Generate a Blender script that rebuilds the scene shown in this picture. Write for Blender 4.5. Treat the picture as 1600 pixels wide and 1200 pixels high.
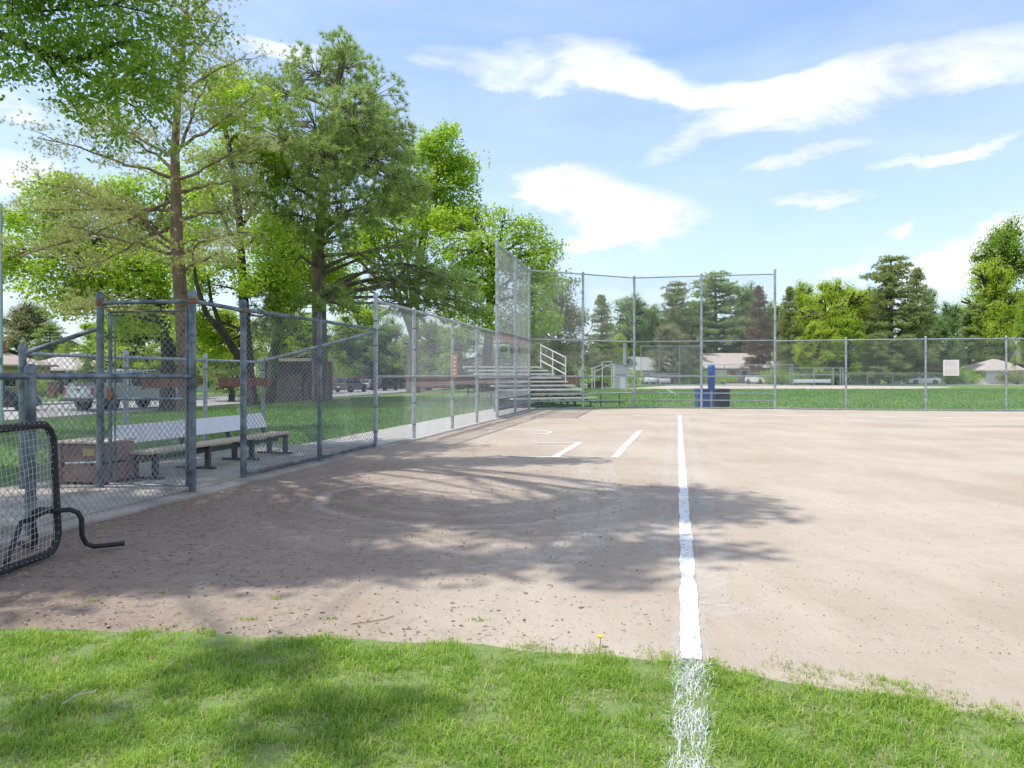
import bpy, math, random
import numpy as np
from mathutils import Vector, Matrix, noise

# ------------------------------------------------------------------ scene, camera, sky, sun
sc = bpy.context.scene
for o in list(bpy.data.objects):
    bpy.data.objects.remove(o, do_unlink=True)
col = sc.collection
R = math.radians
CAMH = 1.2                      # eye height of the photograph
F = 1200.0                      # focal length in pixels of the 1600 px wide photograph
HZ = 588.0                      # its horizon row
cd = bpy.data.cameras.new('camera'); cam = bpy.data.objects.new('camera', cd); col.objects.link(cam)
cam.location = (0, 0, CAMH); cam.rotation_euler = (R(90), 0, 0)
cd.sensor_width = 36; cd.lens = 27; cd.shift_y = -0.0075; cd.clip_start = .05; cd.clip_end = 6000
sc.camera = cam

SUN_EL = R(65); SUN_AZ = math.atan2(-.98, -.20)          # azimuth measured from +Y towards +X
sun_dir = Vector((math.cos(SUN_EL)*math.sin(SUN_AZ), math.cos(SUN_EL)*math.cos(SUN_AZ), math.sin(SUN_EL)))
sd = bpy.data.lights.new('sun', 'SUN'); sd.energy = 2.25; sd.angle = R(.53); sd.color = (1, .97, .91)
so = bpy.data.objects.new('sun', sd); col.objects.link(so); so.location = (0, 0, 60)
so.rotation_euler = sun_dir.to_track_quat('Z', 'Y').to_euler()

world = bpy.data.worlds.new('World'); sc.world = world; world.use_nodes = True
def build_sky():
    nt = world.node_tree; N = nt.nodes; L = nt.links; N.clear()
    out = N.new('ShaderNodeOutputWorld'); bg = N.new('ShaderNodeBackground'); bg.inputs[1].default_value = .15
    sky = N.new('ShaderNodeTexSky'); sky.sky_type = 'NISHITA'; sky.sun_disc = False
    sky.sun_elevation = SUN_EL; sky.sun_rotation = SUN_AZ; sky.altitude = 1500; sky.air_density = 1.0; sky.dust_density = .3; sky.ozone_density = 2.5
    def m(op, a, b=None, c=None, clamp=False):
        n = N.new('ShaderNodeMath'); n.operation = op; n.use_clamp = clamp
        for i, v in enumerate((a, b, c)):
            if v is None: continue
            if isinstance(v, (int, float)): n.inputs[i].default_value = v
            else: L.new(v, n.inputs[i])
        return n.outputs[0]
    tc = N.new('ShaderNodeTexCoord'); sp = N.new('ShaderNodeSeparateXYZ'); L.new(tc.outputs['Generated'], sp.inputs[0])
    x, y, z = sp.outputs
    az = m('ARCTAN2', x, y); el = m('ARCSINE', z)
    def fbm(sx, sy, scale, detail, rough, off, dist=0):
        cb = N.new('ShaderNodeCombineXYZ'); L.new(m('MULTIPLY', az, sx), cb.inputs[0]); L.new(m('MULTIPLY', el, sy), cb.inputs[1]); cb.inputs[2].default_value = off
        nn = N.new('ShaderNodeTexNoise'); nn.inputs['Scale'].default_value = scale; nn.inputs['Detail'].default_value = detail
        nn.inputs['Roughness'].default_value = rough; nn.inputs['Distortion'].default_value = dist
        L.new(cb.outputs[0], nn.inputs['Vector']); return nn.outputs['Fac']
    n1 = fbm(1, 2.6, 4.5, 8, .62, 3.1, .4); n2 = fbm(1, 2.4, 15, 6, .6, 7.7, .3); n3 = fbm(.8, 3.4, 2.0, 5, .55, 1.3, .6)
    # ragged edges: shift the place where a cloud bank is looked up
    azw = m('ADD', az, m('MULTIPLY', m('SUBTRACT', n2, .5), .10)); elw = m('ADD', el, m('MULTIPLY', m('SUBTRACT', n1, .5), .10))
    banks = [  # px x, px y, half width, half height, amount, tilt
        (1420, 130, 330, 56, 1.05, -.10), (1210, 130, 170, 34, .75, -.15), (960, 105, 150, 40, .95, .25), (1130, 205, 200, 20, .50, -.2),
        (905, 305, 120, 34, 1.1, .12), (995, 345, 125, 38, 1.1, .02), (860, 285, 60, 22, .9, .1), (930, 380, 80, 12, .5, 0),
        (1270, 250, 120, 16, .85, -.12), (1480, 240, 170, 15, .85, -.08), (1285, 323, 95, 11, 1.0, .02), (1400, 361, 26, 10, 1.1, -.1),
        (1500, 410, 130, 44, .95, -.25), (1580, 360, 60, 26, .9, -.3), (1060, 455, 260, 30, .5, 0), (1350, 480, 330, 24, .4, 0), (1340, 395, 60, 12, .5, -.2),
        (760, 110, 140, 34, .75, .1), (20, 270, 130, 40, 1.1, .0), (-30, 150, 130, 26, .9, .1), (430, 75, 120, 22, .9, 0), (100, 470, 260, 40, .6, 0), (620, 470, 300, 40, .4, 0)]
    total = None; tilted = {}
    def vm(op, *a):
        n = N.new('ShaderNodeVectorMath'); n.operation = op
        for k, v in enumerate(a):
            if isinstance(v, tuple): n.inputs[k].default_value = v
            else: L.new(v, n.inputs[k])
        return n
    for px, py, hw, hh, amt, tilt in banks:
        a0 = math.atan((px-800)/F); e0 = math.atan((HZ-py)/F*math.cos(a0))
        sa = hw/F*math.cos(a0)**2*.74; se = hh/F*math.cos(a0)*.74
        tl = round(tilt*8)/8
        if tl not in tilted:
            cb = N.new('ShaderNodeCombineXYZ'); L.new(azw, cb.inputs[0]); L.new(m('MULTIPLY_ADD', azw, tl, elw), cb.inputs[1]); tilted[tl] = cb.outputs[0]
        v = vm('MULTIPLY_ADD', tilted[tl], (1/sa, 1/se, 0), (-a0/sa, -(e0+tl*a0)/se, 0)).outputs['Vector']
        q = vm('DOT_PRODUCT', v, v).outputs['Value']
        g = m('DIVIDE', amt, m('MULTIPLY_ADD', m('MULTIPLY', q, q), .55, 1.0))
        total = g if total is None else m('ADD', total, g)
    total = m('MAXIMUM', m('SUBTRACT', total, .17), 0.0)
    # scattered cloud elsewhere, added thicker out of view for brighter, more neutral fill
    front = m('MULTIPLY', m('GREATER_THAN', m('COSINE', az), .74), .5)
    gen = m('MULTIPLY', m('SUBTRACT', m('SUBTRACT', n3, .43), m('MULTIPLY', front, .34)), 4.5, clamp=True)
    gen = m('MULTIPLY', gen, m('MULTIPLY', m('ADD', z, -.02), 6, clamp=True))
    tex = m('ADD', m('MULTIPLY', n1, 1.0), m('MULTIPLY', n2, .62))
    dens = m('ADD', m('MULTIPLY', total, m('ADD', m('MULTIPLY', tex, 1.7), -.46)), m('MULTIPLY', gen, 1.6))
    mr = N.new('ShaderNodeMapRange'); mr.interpolation_type = 'SMOOTHSTEP'
    mr.inputs['From Min'].default_value = .10; mr.inputs['From Max'].default_value = 1.05
    L.new(dens, mr.inputs['Value'])
    cover = m('MULTIPLY', mr.outputs[0], .95)
    veil = m('MULTIPLY', m('SUBTRACT', n3, .30), .60, clamp=True)        # thin high cirrus over the blue
    haze = m('MULTIPLY', m('POWER', m('SUBTRACT', 1.0, m('MAXIMUM', z, 0.0)), 3.6), .90)
    cover = m('MAXIMUM', cover, veil)
    hz = N.new('ShaderNodeMix'); hz.data_type = 'RGBA'; hz.inputs['B'].default_value = (2.35, 2.66, 3.02, 1); L.new(haze, hz.inputs['Factor']); L.new(sky.outputs[0], hz.inputs['A'])
    shade = m('ADD', m('MULTIPLY', n1, 1.2), .30)
    cc = N.new('ShaderNodeMix'); cc.data_type = 'RGBA'; cc.blend_type = 'MULTIPLY'; cc.inputs['Factor'].default_value = 1
    cc.inputs['A'].default_value = (CLOUD*.97, CLOUD*.99, CLOUD*1.03, 1)
    cs = N.new('ShaderNodeCombineColor'); [L.new(shade, cs.inputs[i]) for i in range(3)]
    L.new(cs.outputs[0], cc.inputs['B'])
    mx = N.new('ShaderNodeMix'); mx.data_type = 'RGBA'
    L.new(cover, mx.inputs['Factor']); L.new(hz.outputs['Result'], mx.inputs['A']); L.new(cc.outputs['Result'], mx.inputs['B'])
    L.new(mx.outputs['Result'], bg.inputs[0]); L.new(bg.outputs[0], out.inputs[0])
CLOUD = 4.5
build_sky()
vs = sc.view_settings; vs.view_transform = 'Standard'; vs.look = 'None'; vs.gamma = 1; vs.use_curve_mapping = False; vs.exposure = .97
cy = sc.cycles; cy.max_bounces = 8; cy.diffuse_bounces = 5; cy.glossy_bounces = 2; cy.transmission_bounces = 4; cy.transparent_max_bounces = 8; cy.caustics_reflective = False; cy.caustics_refractive = False
sc.render.resolution_x = 1024; sc.render.resolution_y = 768

# ------------------------------------------------------------------ helpers
def G(px, py, z=0.0):                     # ground point under a pixel of the photograph
    Y = F*(CAMH-z)/(py-HZ); return Vector(((px-800)/F*Y, Y, z))
def PX(px, py, Y):                        # point at depth Y
    return Vector(((px-800)/F*Y, Y, CAMH+(HZ-py)/F*Y))
def XA(px, Y): return (px-800)/F*Y
def FX(Y): return -2.22+.2*(Y-12.5)       # the first-base sideline fence
def kerb_x(Y): return -20.3+.144*(Y-31.3)
def smooth(t): t = min(1, max(0, t)); return t*t*(3-2*t)
def terr(x, y):
    c = kerb_x(min(y, 150)); return -.68*smooth((c+12-x)/12)
def dirt_z(x, y):
    return .012+.008*noise.noise((x*.7, y*.7, 1.2))+.006*noise.noise((x*2.3, y*2.3, 5.1))

MATS = {}
def new_mat(name):
    m = bpy.data.materials.new(name); m.use_nodes = True; MATS[name] = m
    return m, m.node_tree.nodes, m.node_tree.links, m.node_tree.nodes['Principled BSDF']
def c4(c): return (c[0], c[1], c[2], 1)
def M(name, c1, c2=None, scale=6, rough=.7, metal=0, bump=0, bscale=None, spec=.5, stretch=(1, 1, 1), detail=7, contrast=(.35, .65), bdist=.01):
    if name in MATS: return MATS[name]
    m, N, L, p = new_mat(name)
    p.inputs['Roughness'].default_value = rough; p.inputs['Metallic'].default_value = metal; p.inputs['Specular IOR Level'].default_value = spec
    p.inputs['Base Color'].default_value = c4(c1)
    tc = N.new('ShaderNodeTexCoord'); mp = N.new('ShaderNodeMapping'); mp.inputs['Scale'].default_value = stretch
    L.new(tc.outputs['Object'], mp.inputs[0])
    if c2 is not None:
        n = N.new('ShaderNodeTexNoise'); n.inputs['Scale'].default_value = scale; n.inputs['Detail'].default_value = detail; n.inputs['Roughness'].default_value = .6
        L.new(mp.outputs[0], n.inputs['Vector'])
        r = N.new('ShaderNodeMapRange'); r.inputs['From Min'].default_value = contrast[0]; r.inputs['From Max'].default_value = contrast[1]
        L.new(n.outputs['Fac'], r.inputs['Value'])
        mx = N.new('ShaderNodeMix'); mx.data_type = 'RGBA'; mx.inputs['A'].default_value = c4(c1); mx.inputs['B'].default_value = c4(c2)
        L.new(r.outputs[0], mx.inputs['Factor']); L.new(mx.outputs['Result'], p.inputs['Base Color'])
    if bump:
        b = N.new('ShaderNodeTexNoise'); b.inputs['Scale'].default_value = bscale or scale*4; b.inputs['Detail'].default_value = 6
        L.new(mp.outputs[0], b.inputs['Vector'])
        bp = N.new('ShaderNodeBump'); bp.inputs['Strength'].default_value = bump; bp.inputs['Distance'].default_value = bdist
        L.new(b.outputs['Fac'], bp.inputs['Height']); L.new(bp.outputs[0], p.inputs['Normal'])
    return m
def leaf_mat(name, c1, c2, trans=.4, rough=.55, spec=.3, patch=.5, pscale=.5):
    if name in MATS: return MATS[name]
    m, N, L, p = new_mat(name); out = N['Material Output']
    g = N.new('ShaderNodeNewGeometry'); tc = N.new('ShaderNodeTexCoord')
    n = N.new('ShaderNodeTexNoise'); n.inputs['Scale'].default_value = pscale; n.inputs['Detail'].default_value = 3
    L.new(tc.outputs['Object'], n.inputs['Vector'])
    a = N.new('ShaderNodeMath'); a.operation = 'MULTIPLY_ADD'; L.new(n.outputs['Fac'], a.inputs[0]); a.inputs[1].default_value = patch*2; a.inputs[2].default_value = -patch
    b = N.new('ShaderNodeMath'); b.operation = 'ADD'; b.use_clamp = True; L.new(g.outputs['Random Per Island'], b.inputs[0]); L.new(a.outputs[0], b.inputs[1])
    mx = N.new('ShaderNodeMix'); mx.data_type = 'RGBA'; mx.inputs['A'].default_value = c4(c1); mx.inputs['B'].default_value = c4(c2); L.new(b.outputs[0], mx.inputs['Factor'])
    p.inputs['Roughness'].default_value = rough; p.inputs['Specular IOR Level'].default_value = spec
    L.new(mx.outputs['Result'], p.inputs['Base Color'])
    t = N.new('ShaderNodeBsdfTranslucent'); L.new(mx.outputs['Result'], t.inputs[0])
    ms = N.new('ShaderNodeMixShader'); ms.inputs[0].default_value = trans
    L.new(p.outputs[0], ms.inputs[1]); L.new(t.outputs[0], ms.inputs[2]); L.new(ms.outputs[0], out.inputs[0])
    return m

def tag(o, label=None, cat=None, group=None, kind=None):
    if label: o['label'] = label
    if cat: o['category'] = cat
    if group: o['group'] = group
    if kind: o['kind'] = kind
    return o
def thing(name, label, cat, loc=(0, 0, 0), rz=0, group=None):
    o = bpy.data.objects.new(name, None); o.empty_display_size = .2; col.objects.link(o)
    o.location = loc; o.rotation_euler = (0, 0, rz); return tag(o, label, cat, group)
def link(name, me, mat=None, parent=None):
    if mat is not None: me.materials.append(mat)
    o = bpy.data.objects.new(name, me); col.objects.link(o)
    if parent is not None: o.parent = parent
    return o
def np_mesh(name, V, Fc, smooth=False):
    V = np.asarray(V, dtype=np.float32); Fc = np.asarray(Fc, dtype=np.int32)
    me = bpy.data.meshes.new(name); k = Fc.shape[1]; n = len(Fc)
    me.vertices.add(len(V)); me.vertices.foreach_set('co', V.ravel())
    me.loops.add(n*k); me.loops.foreach_set('vertex_index', Fc.ravel())
    me.polygons.add(n); me.polygons.foreach_set('loop_start', np.arange(0, n*k, k, dtype=np.int32))
    me.polygons.foreach_set('loop_total', np.full(n, k, dtype=np.int32))
    if smooth: me.polygons.foreach_set('use_smooth', np.ones(n, dtype=bool))
    me.update(calc_edges=True); return me
class MB:
    """collects shapes for ONE part"""
    def __init__(s): s.v = []; s.f = []
    def add(s, vs, fs):
        b = len(s.v); s.v += [tuple(v) for v in vs]; s.f += [tuple(i+b for i in f) for f in fs]; return s
    def box(s, c, d, rz=0, M4=None, taper=1):
        x, y, z = d[0]/2, d[1]/2, d[2]/2
        p = [Vector((sx*x*(taper if sz > 0 else 1), sy*y*(taper if sz > 0 else 1), sz*z)) for sz in (-1, 1) for sx, sy in ((-1, -1), (1, -1), (1, 1), (-1, 1))]
        m = M4 or Matrix.Rotation(rz, 4, 'Z')
        return s.add([Vector(c)+(m.to_3x3() @ q) for q in p], [(3, 2, 1, 0), (4, 5, 6, 7), (0, 1, 5, 4), (1, 2, 6, 5), (2, 3, 7, 6), (3, 0, 4, 7)])
    def bar(s, a, b, w, h, up=(0, 0, 1)):
        a = Vector(a); b = Vector(b); d = (b-a).normalized(); u = Vector(up); r = d.cross(u).normalized()*w/2; u = r.cross(d).normalized()*h/2
        p = [a-r-u, a+r-u, a+r+u, a-r+u, b-r-u, b+r-u, b+r+u, b-r+u]
        return s.add(p, [(0, 1, 2, 3), (7, 6, 5, 4), (0, 4, 5, 1), (1, 5, 6, 2), (2, 6, 7, 3), (3, 7, 4, 0)])
    def tube(s, pts, r, n=10, cap=True, closed=False):
        pts = [Vector(p) for p in pts]; k = len(pts); rs = r if hasattr(r, '__len__') else [r]*k
        vs = []; prev = None
        for i, p in enumerate(pts):
            if closed: t = pts[(i+1) % k]-pts[i-1]
            else: t = pts[min(i+1, k-1)]-pts[max(i-1, 0)]
            t.normalize()
            if prev is None:
                a = Vector((0, 0, 1)) if abs(t.z) < .9 else Vector((1, 0, 0))
                u = t.cross(a).normalized()
            else:
                u = (prev-t*prev.dot(t)).normalized()
            prev = u; w = t.cross(u)
            vs += [p+(u*math.cos(2*math.pi*j/n)+w*math.sin(2*math.pi*j/n))*rs[i] for j in range(n)]
        fs = []
        for i in range(k if closed else k-1):
            i2 = (i+1) % k
            for j in range(n): fs.append((i*n+j, i*n+(j+1) % n, i2*n+(j+1) % n, i2*n+j))
        if cap and not closed: fs += [tuple(range(n-1, -1, -1)), tuple(range((k-1)*n, k*n))]
        return s.add(vs, fs)
    def lathe(s, c, prof, n=12, axis='Z', caps=True):
        vs = []; c = Vector(c)
        for r, h in prof:
            for j in range(n):
                a = 2*math.pi*j/n; q = (r*math.cos(a), r*math.sin(a), h)
                if axis == 'Y': q = (q[0], h, q[1])
                if axis == 'X': q = (h, q[0], q[1])
                vs.append(c+Vector(q))
        fs = [(i*n+j, i*n+(j+1) % n, (i+1)*n+(j+1) % n, (i+1)*n+j) for i in range(len(prof)-1) for j in range(n)]
        if caps: fs += [tuple(range(n-1, -1, -1)), tuple(range((len(prof)-1)*n, len(prof)*n))]
        return s.add(vs, fs)
    def loft(s, rings, cap=True):
        n = len(rings[0]); vs = [p for r in rings for p in r]
        fs = [(i*n+j, i*n+(j+1) % n, (i+1)*n+(j+1) % n, (i+1)*n+j) for i in range(len(rings)-1) for j in range(n)]
        if cap: fs += [tuple(range(n-1, -1, -1)), tuple(range((len(rings)-1)*n, len(rings)*n))]
        return s.add(vs, fs)
    def prism(s, poly, a, b, axis='Y'):       # polygon in the plane across the axis
        n = len(poly)
        def P(q, t): return {'Y': (q[0], t, q[1]), 'X': (t, q[0], q[1]), 'Z': (q[0], q[1], t)}[axis]
        return s.add([P(q, a) for q in poly]+[P(q, b) for q in poly], [tuple(range(n-1, -1, -1)), tuple(range(n, 2*n))]+[(i, (i+1) % n, n+(i+1) % n, n+i) for i in range(n)])
    def build(s, name, mat, parent=None, world=False, smooth=False, bevel=0):
        v = s.v
        if world and parent is not None:
            o = parent
            off = Vector((0, 0, 0))
            while o is not None: off += o.location; o = o.parent
            v = [tuple(Vector(p)-off) for p in v]
        me = bpy.data.meshes.new(name); me.from_pydata(v, [], s.f); me.update()
        import bmesh
        bm = bmesh.new(); bm.from_mesh(me); bmesh.ops.recalc_face_normals(bm, faces=bm.faces); bm.to_mesh(me); bm.free()
        if smooth:
            me.polygons.foreach_set('use_smooth', [True]*len(me.polygons))
            me.set_sharp_from_angle(angle=R(42))
        o = link(name, me, mat, parent)
        if bevel:
            b = o.modifiers.new('bevel', 'BEVEL'); b.width = bevel; b.segments = 2; b.limit_method = 'ANGLE'
        return o
def copy_tree(o, parent=None):
    c = o.copy(); col.objects.link(c); c.parent = parent
    for ch in list(o.children): copy_tree(ch, c)
    return c

# ------------------------------------------------------------------ materials
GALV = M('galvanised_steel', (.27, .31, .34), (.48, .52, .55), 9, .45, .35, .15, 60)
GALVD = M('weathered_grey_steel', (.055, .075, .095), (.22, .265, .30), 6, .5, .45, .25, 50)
WIRE = M('fence_wire', (.34, .37, .40), (.48, .51, .53), 3, .45, .4)
WIRED = M('weathered_fence_wire', (.20, .23, .25), (.34, .37, .40), 3, .5, .35)
RUST = M('rusty_band', (.16, .06, .03), (.25, .12, .07), 30, .8)
CONC = M('concrete', (.42, .395, .355), (.54, .51, .465), 3.5, .9, 0, .3, 60)
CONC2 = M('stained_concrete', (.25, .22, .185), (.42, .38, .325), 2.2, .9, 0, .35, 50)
ASPH = M('asphalt_road', (.30, .285, .275), (.38, .36, .35), 1.2, .9, 0, .3, 40)
WHITE = M('white_paint', (.78, .78, .76), (.70, .70, .69), 5, .6)
BLACK = M('black_rubber_foam', (.012, .012, .014), (.03, .03, .033), 20, .75, 0, .4, 60)
BARK_R = M('reddish_pine_bark', (.12, .08, .058), (.26, .165, .115), 5, .9, 0, .9, 14, stretch=(1, 1, .35), bdist=.04)
BARK_G = M('grey_pine_bark', (.11, .085, .07), (.24, .19, .15), 5, .9, 0, .9, 14, stretch=(1, 1, .3), bdist=.05)
BARK_D = M('dark_bark', (.035, .028, .024), (.085, .068, .055), 5, .9, 0, .9, 16, stretch=(1, 1, .3), bdist=.04)
PLANK = M('weathered_plank', (.42, .33, .24), (.58, .48, .37), 5, .8, 0, .3, 20, stretch=(.6, 6, 6))
REDWOOD = M('red_brown_board', (.17, .075, .05), (.27, .13, .09), 7, .85, 0, .4, 30, stretch=(1, 1, 5))

def lawn_material():
    m, N, L, p = new_mat('mown_lawn'); p.inputs['Roughness'].default_value = .85; p.inputs['Specular IOR Level'].default_value = .15
    tc = N.new('ShaderNodeTexCoord')
    def nz(s, d, st=(1, 1, 1)):
        mp = N.new('ShaderNodeMapping'); mp.inputs['Scale'].default_value = st; L.new(tc.outputs['Object'], mp.inputs[0])
        n = N.new('ShaderNodeTexNoise'); n.inputs['Scale'].default_value = s; n.inputs['Detail'].default_value = d; n.inputs['Roughness'].default_value = .65
        L.new(mp.outputs[0], n.inputs['Vector']); return n.outputs['Fac']
    def mix(f, a, b, lo=.35, hi=.65):
        r = N.new('ShaderNodeMapRange'); r.inputs['From Min'].default_value = lo; r.inputs['From Max'].default_value = hi; L.new(f, r.inputs['Value'])
        x = N.new('ShaderNodeMix'); x.data_type = 'RGBA'; L.new(r.outputs[0], x.inputs['Factor'])
        for k, v in (('A', a), ('B', b)):
            if isinstance(v, tuple): x.inputs[k].default_value = c4(v)
            else: L.new(v, x.inputs[k])
        return x.outputs['Result']
    base = mix(nz(.35, 6), (.075, .19, .035), (.12, .27, .05))
    base = mix(nz(7, 8), base, (.17, .33, .075), .45, .8)
    base = mix(nz(.22, 5, (1, 2.2, 1)), base, (.19, .23, .08), .58, .80)
    base = mix(nz(34, 7), base, (.24, .20, .11), .44, .75)
    L.new(base, p.inputs['Base Color'])
    bp = N.new('ShaderNodeBump'); bp.inputs['Strength'].default_value = .8; bp.inputs['Distance'].default_value = .05
    L.new(nz(22, 6), bp.inputs['Height']); L.new(bp.outputs[0], p.inputs['Normal'])
    return m
LAWN = lawn_material()

def dirt_material():
    m, N, L, p = new_mat('infield_dirt'); p.inputs['Roughness'].default_value = .95; p.inputs['Specular IOR Level'].default_value = .1
    tc = N.new('ShaderNodeTexCoord'); obj = tc.outputs['Object']
    def nz(s, d, st=(1, 1, 1), r=.6):
        mp = N.new('ShaderNodeMapping'); mp.inputs['Scale'].default_value = st; L.new(obj, mp.inputs[0])
        n = N.new('ShaderNodeTexNoise'); n.inputs['Scale'].default_value = s; n.inputs['Detail'].default_value = d; n.inputs['Roughness'].default_value = r
        L.new(mp.outputs[0], n.inputs['Vector']); return n.outputs['Fac']
    def mm(op, a, b=None, clamp=False):
        n = N.new('ShaderNodeMath'); n.operation = op; n.use_clamp = clamp
        for i, v in enumerate((a, b)):
            if v is None: continue
            if isinstance(v, (int, float)): n.inputs[i].default_value = v
            else: L.new(v, n.inputs[i])
        return n.outputs[0]
    def rng(f, lo, hi, a=0, b=1):
        r = N.new('ShaderNodeMapRange'); r.interpolation_type = 'SMOOTHSTEP'
        for k, v in (('From Min', lo), ('From Max', hi), ('To Min', a), ('To Max', b)): r.inputs[k].default_value = v
        L.new(f, r.inputs['Value']); return r.outputs[0]
    def mix(f, a, b):
        x = N.new('ShaderNodeMix'); x.data_type = 'RGBA'; L.new(f, x.inputs['Factor'])
        for k, v in (('A', a), ('B', b)):
            if isinstance(v, tuple): x.inputs[k].default_value = c4(v)
            else: L.new(v, x.inputs[k])
        return x.outputs['Result']
    sp = N.new('ShaderNodeSeparateXYZ'); L.new(obj, sp.inputs[0]); X, Y = sp.outputs[0], sp.outputs[1]
    big = nz(.45, 6); fine = nz(38, 8, r=.7); mid = nz(5, 7)
    c = mix(rng(big, .3, .7), (.415, .34, .27), (.505, .43, .352))
    c = mix(rng(mid, .35, .75, 0, .32), c, (.38, .305, .23))
    c = mix(rng(nz(1.6, 7, (1.0, .22, 1)), .42, .72, 0, .4), c, (.57, .49, .40))
    c = mix(rng(nz(2.6, 8, (1.3, .5, 1), .7), .55, .78, 0, .28), c, (.35, .275, .21))
    c = mix(rng(fine, .52, .78, 0, .55), c, (.27, .205, .165))
    # the trampled, humus-stained ground by the dugout is browner than the groomed infield
    edge = mm('SUBTRACT', X, mm('MULTIPLY', mm('SUBTRACT', Y, 12.5), .2))          # distance right of the fence (+2.22)
    edge = mm('ADD', edge, mm('MULTIPLY', mm('SUBTRACT', mid, .5), 2.2))
    edge = mm('ADD', edge, mm('MULTIPLY', mm('SUBTRACT', big, .5), 3))
    near = rng(Y, 6, 14, 1, .15)
    stain = mm('MULTIPLY', rng(edge, -2.2, 2.8, 1, 0), near)
    c = mix(mm('MULTIPLY', stain, .9), c, (.25, .18, .14))
    c = mix(mm('MULTIPLY', mm('MULTIPLY', stain, rng(nz(17, 8, r=.75), .5, .66)), .8), c, (.10, .07, .055))
    # long darker brown patch out on the diamond
    d1 = mm('DIVIDE', mm('SUBTRACT', X, 13.6), 3.6); d2 = mm('DIVIDE', mm('SUBTRACT', Y, 18.2), .28)
    dark_patch = mm('EXPONENT', mm('MULTIPLY', mm('ADD', mm('POWER', mm('ABSOLUTE', d1), 2), mm('POWER', mm('ABSOLUTE', d2), 2)), -1))
    c = mix(mm('MULTIPLY', dark_patch, .75), c, (.26, .19, .14))
    # drag rings round first base
    dx = mm('SUBTRACT', X, -.35); dy = mm('SUBTRACT', Y, 7.6)
    rad = mm('SQRT', mm('ADD', mm('POWER', mm('ABSOLUTE', dx), 2), mm('POWER', mm('ABSOLUTE', dy), 2)))
    radw = mm('ADD', rad, mm('MULTIPLY', mm('SUBTRACT', big, .5), 1.4))
    ring = nzr = N.new('ShaderNodeTexNoise'); nzr.inputs['Scale'].default_value = 1.0; nzr.inputs['Detail'].default_value = 8; nzr.inputs['Roughness'].default_value = .75
    cb = N.new('ShaderNodeCombineXYZ'); L.new(mm('MULTIPLY', radw, 4.5), cb.inputs[0]); L.new(mm('MULTIPLY', mid, .5), cb.inputs[1]); L.new(cb.outputs[0], nzr.inputs['Vector'])
    rfade = mm('MULTIPLY', rng(rad, 1.2, 3.0, 1, 0), rng(rad, .3, 1.0, 0, 1))
    rr = mm('MULTIPLY', rng(nzr.outputs['Fac'], .38, .66, -1, 1), rfade)
    c = mix(mm('MULTIPLY', rr, .36, clamp=True), c, (.31, .24, .19))
    c = mix(mm('MULTIPLY', rr, -.34, clamp=True), c, (.60, .52, .45))
    L.new(c, p.inputs['Base Color'])
    h = mm('ADD', mm('MULTIPLY', fine, .5), mm('MULTIPLY', mid, .6)); h = mm('ADD', h, mm('MULTIPLY', rr, .35)); h = mm('ADD', h, mm('MULTIPLY', nz(13, 5, (1.6, .35, 1)), .35)); h = mm('ADD', h, mm('MULTIPLY', rng(nz(7, 3), .60, .70), .5))
    h = mm('ADD', h, mm('MULTIPLY', mm('MULTIPLY', stain, nz(16, 6, (1, 1, 1), .7)), 2.2))
    bp = N.new('ShaderNodeBump'); bp.inputs['Strength'].default_value = .75; bp.inputs['Distance'].default_value = .022
    L.new(h, bp.inputs['Height']); L.new(bp.outputs[0], p.inputs['Normal'])
    return m
DIRT = dirt_material()
def chalk_material(name, cov, colr=(.80, .80, .78)):
    m, N, L, p = new_mat(name); out = N['Material Output']
    p.inputs['Base Color'].default_value = c4(colr); p.inputs['Roughness'].default_value = .95; p.inputs['Specular IOR Level'].default_value = .1
    tc = N.new('ShaderNodeTexCoord'); n = N.new('ShaderNodeTexNoise'); n.inputs['Scale'].default_value = 30; n.inputs['Detail'].default_value = 7; n.inputs['Roughness'].default_value = .72
    L.new(tc.outputs['Object'], n.inputs['Vector'])
    r = N.new('ShaderNodeMapRange'); r.inputs['From Min'].default_value = .62-cov*.42; r.inputs['From Max'].default_value = .78-cov*.42; L.new(n.outputs['Fac'], r.inputs['Value'])
    if cov < .5:
        r.inputs['To Max'].default_value = .30; r.inputs['From Min'].default_value = .36; r.inputs['From Max'].default_value = .80; n.inputs['Scale'].default_value = 14
    t = N.new('ShaderNodeBsdfTransparent'); ms = N.new('ShaderNodeMixShader')
    L.new(r.outputs[0], ms.inputs[0]); L.new(t.outputs[0], ms.inputs[1]); L.new(p.outputs[0], ms.inputs[2]); L.new(ms.outputs[0], out.inputs[0])
    return m
CHALK = chalk_material('white_chalk', .72); CHALK_OLD = chalk_material('faded_chalk', .35)

# ------------------------------------------------------------------ ground, infield, road
def axis(lo, hi, step, far):
    core = np.arange(lo, hi+.01, step); g = np.geomspace(step*2, far, 14)
    return np.concatenate([lo-g[::-1], core, hi+g])
gx = axis(-60, 60, 1.5, 2500); gy = axis(-12, 130, 1.5, 2500)
XX, YY = np.meshgrid(gx, gy)
V = np.array([(x, y, terr(x, y)) for x, y in zip(XX.ravel(), YY.ravel())])
nx, ny = len(gx), len(gy)
idx = np.arange(nx*ny).reshape(ny, nx)
Fq = np.stack([idx[:-1, :-1], idx[:-1, 1:], idx[1:, 1:], idx[1:, :-1]], -1).reshape(-1, 4)
tag(link('lawn', np_mesh('lawn', V, Fq, True), LAWN), kind='structure')

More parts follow.
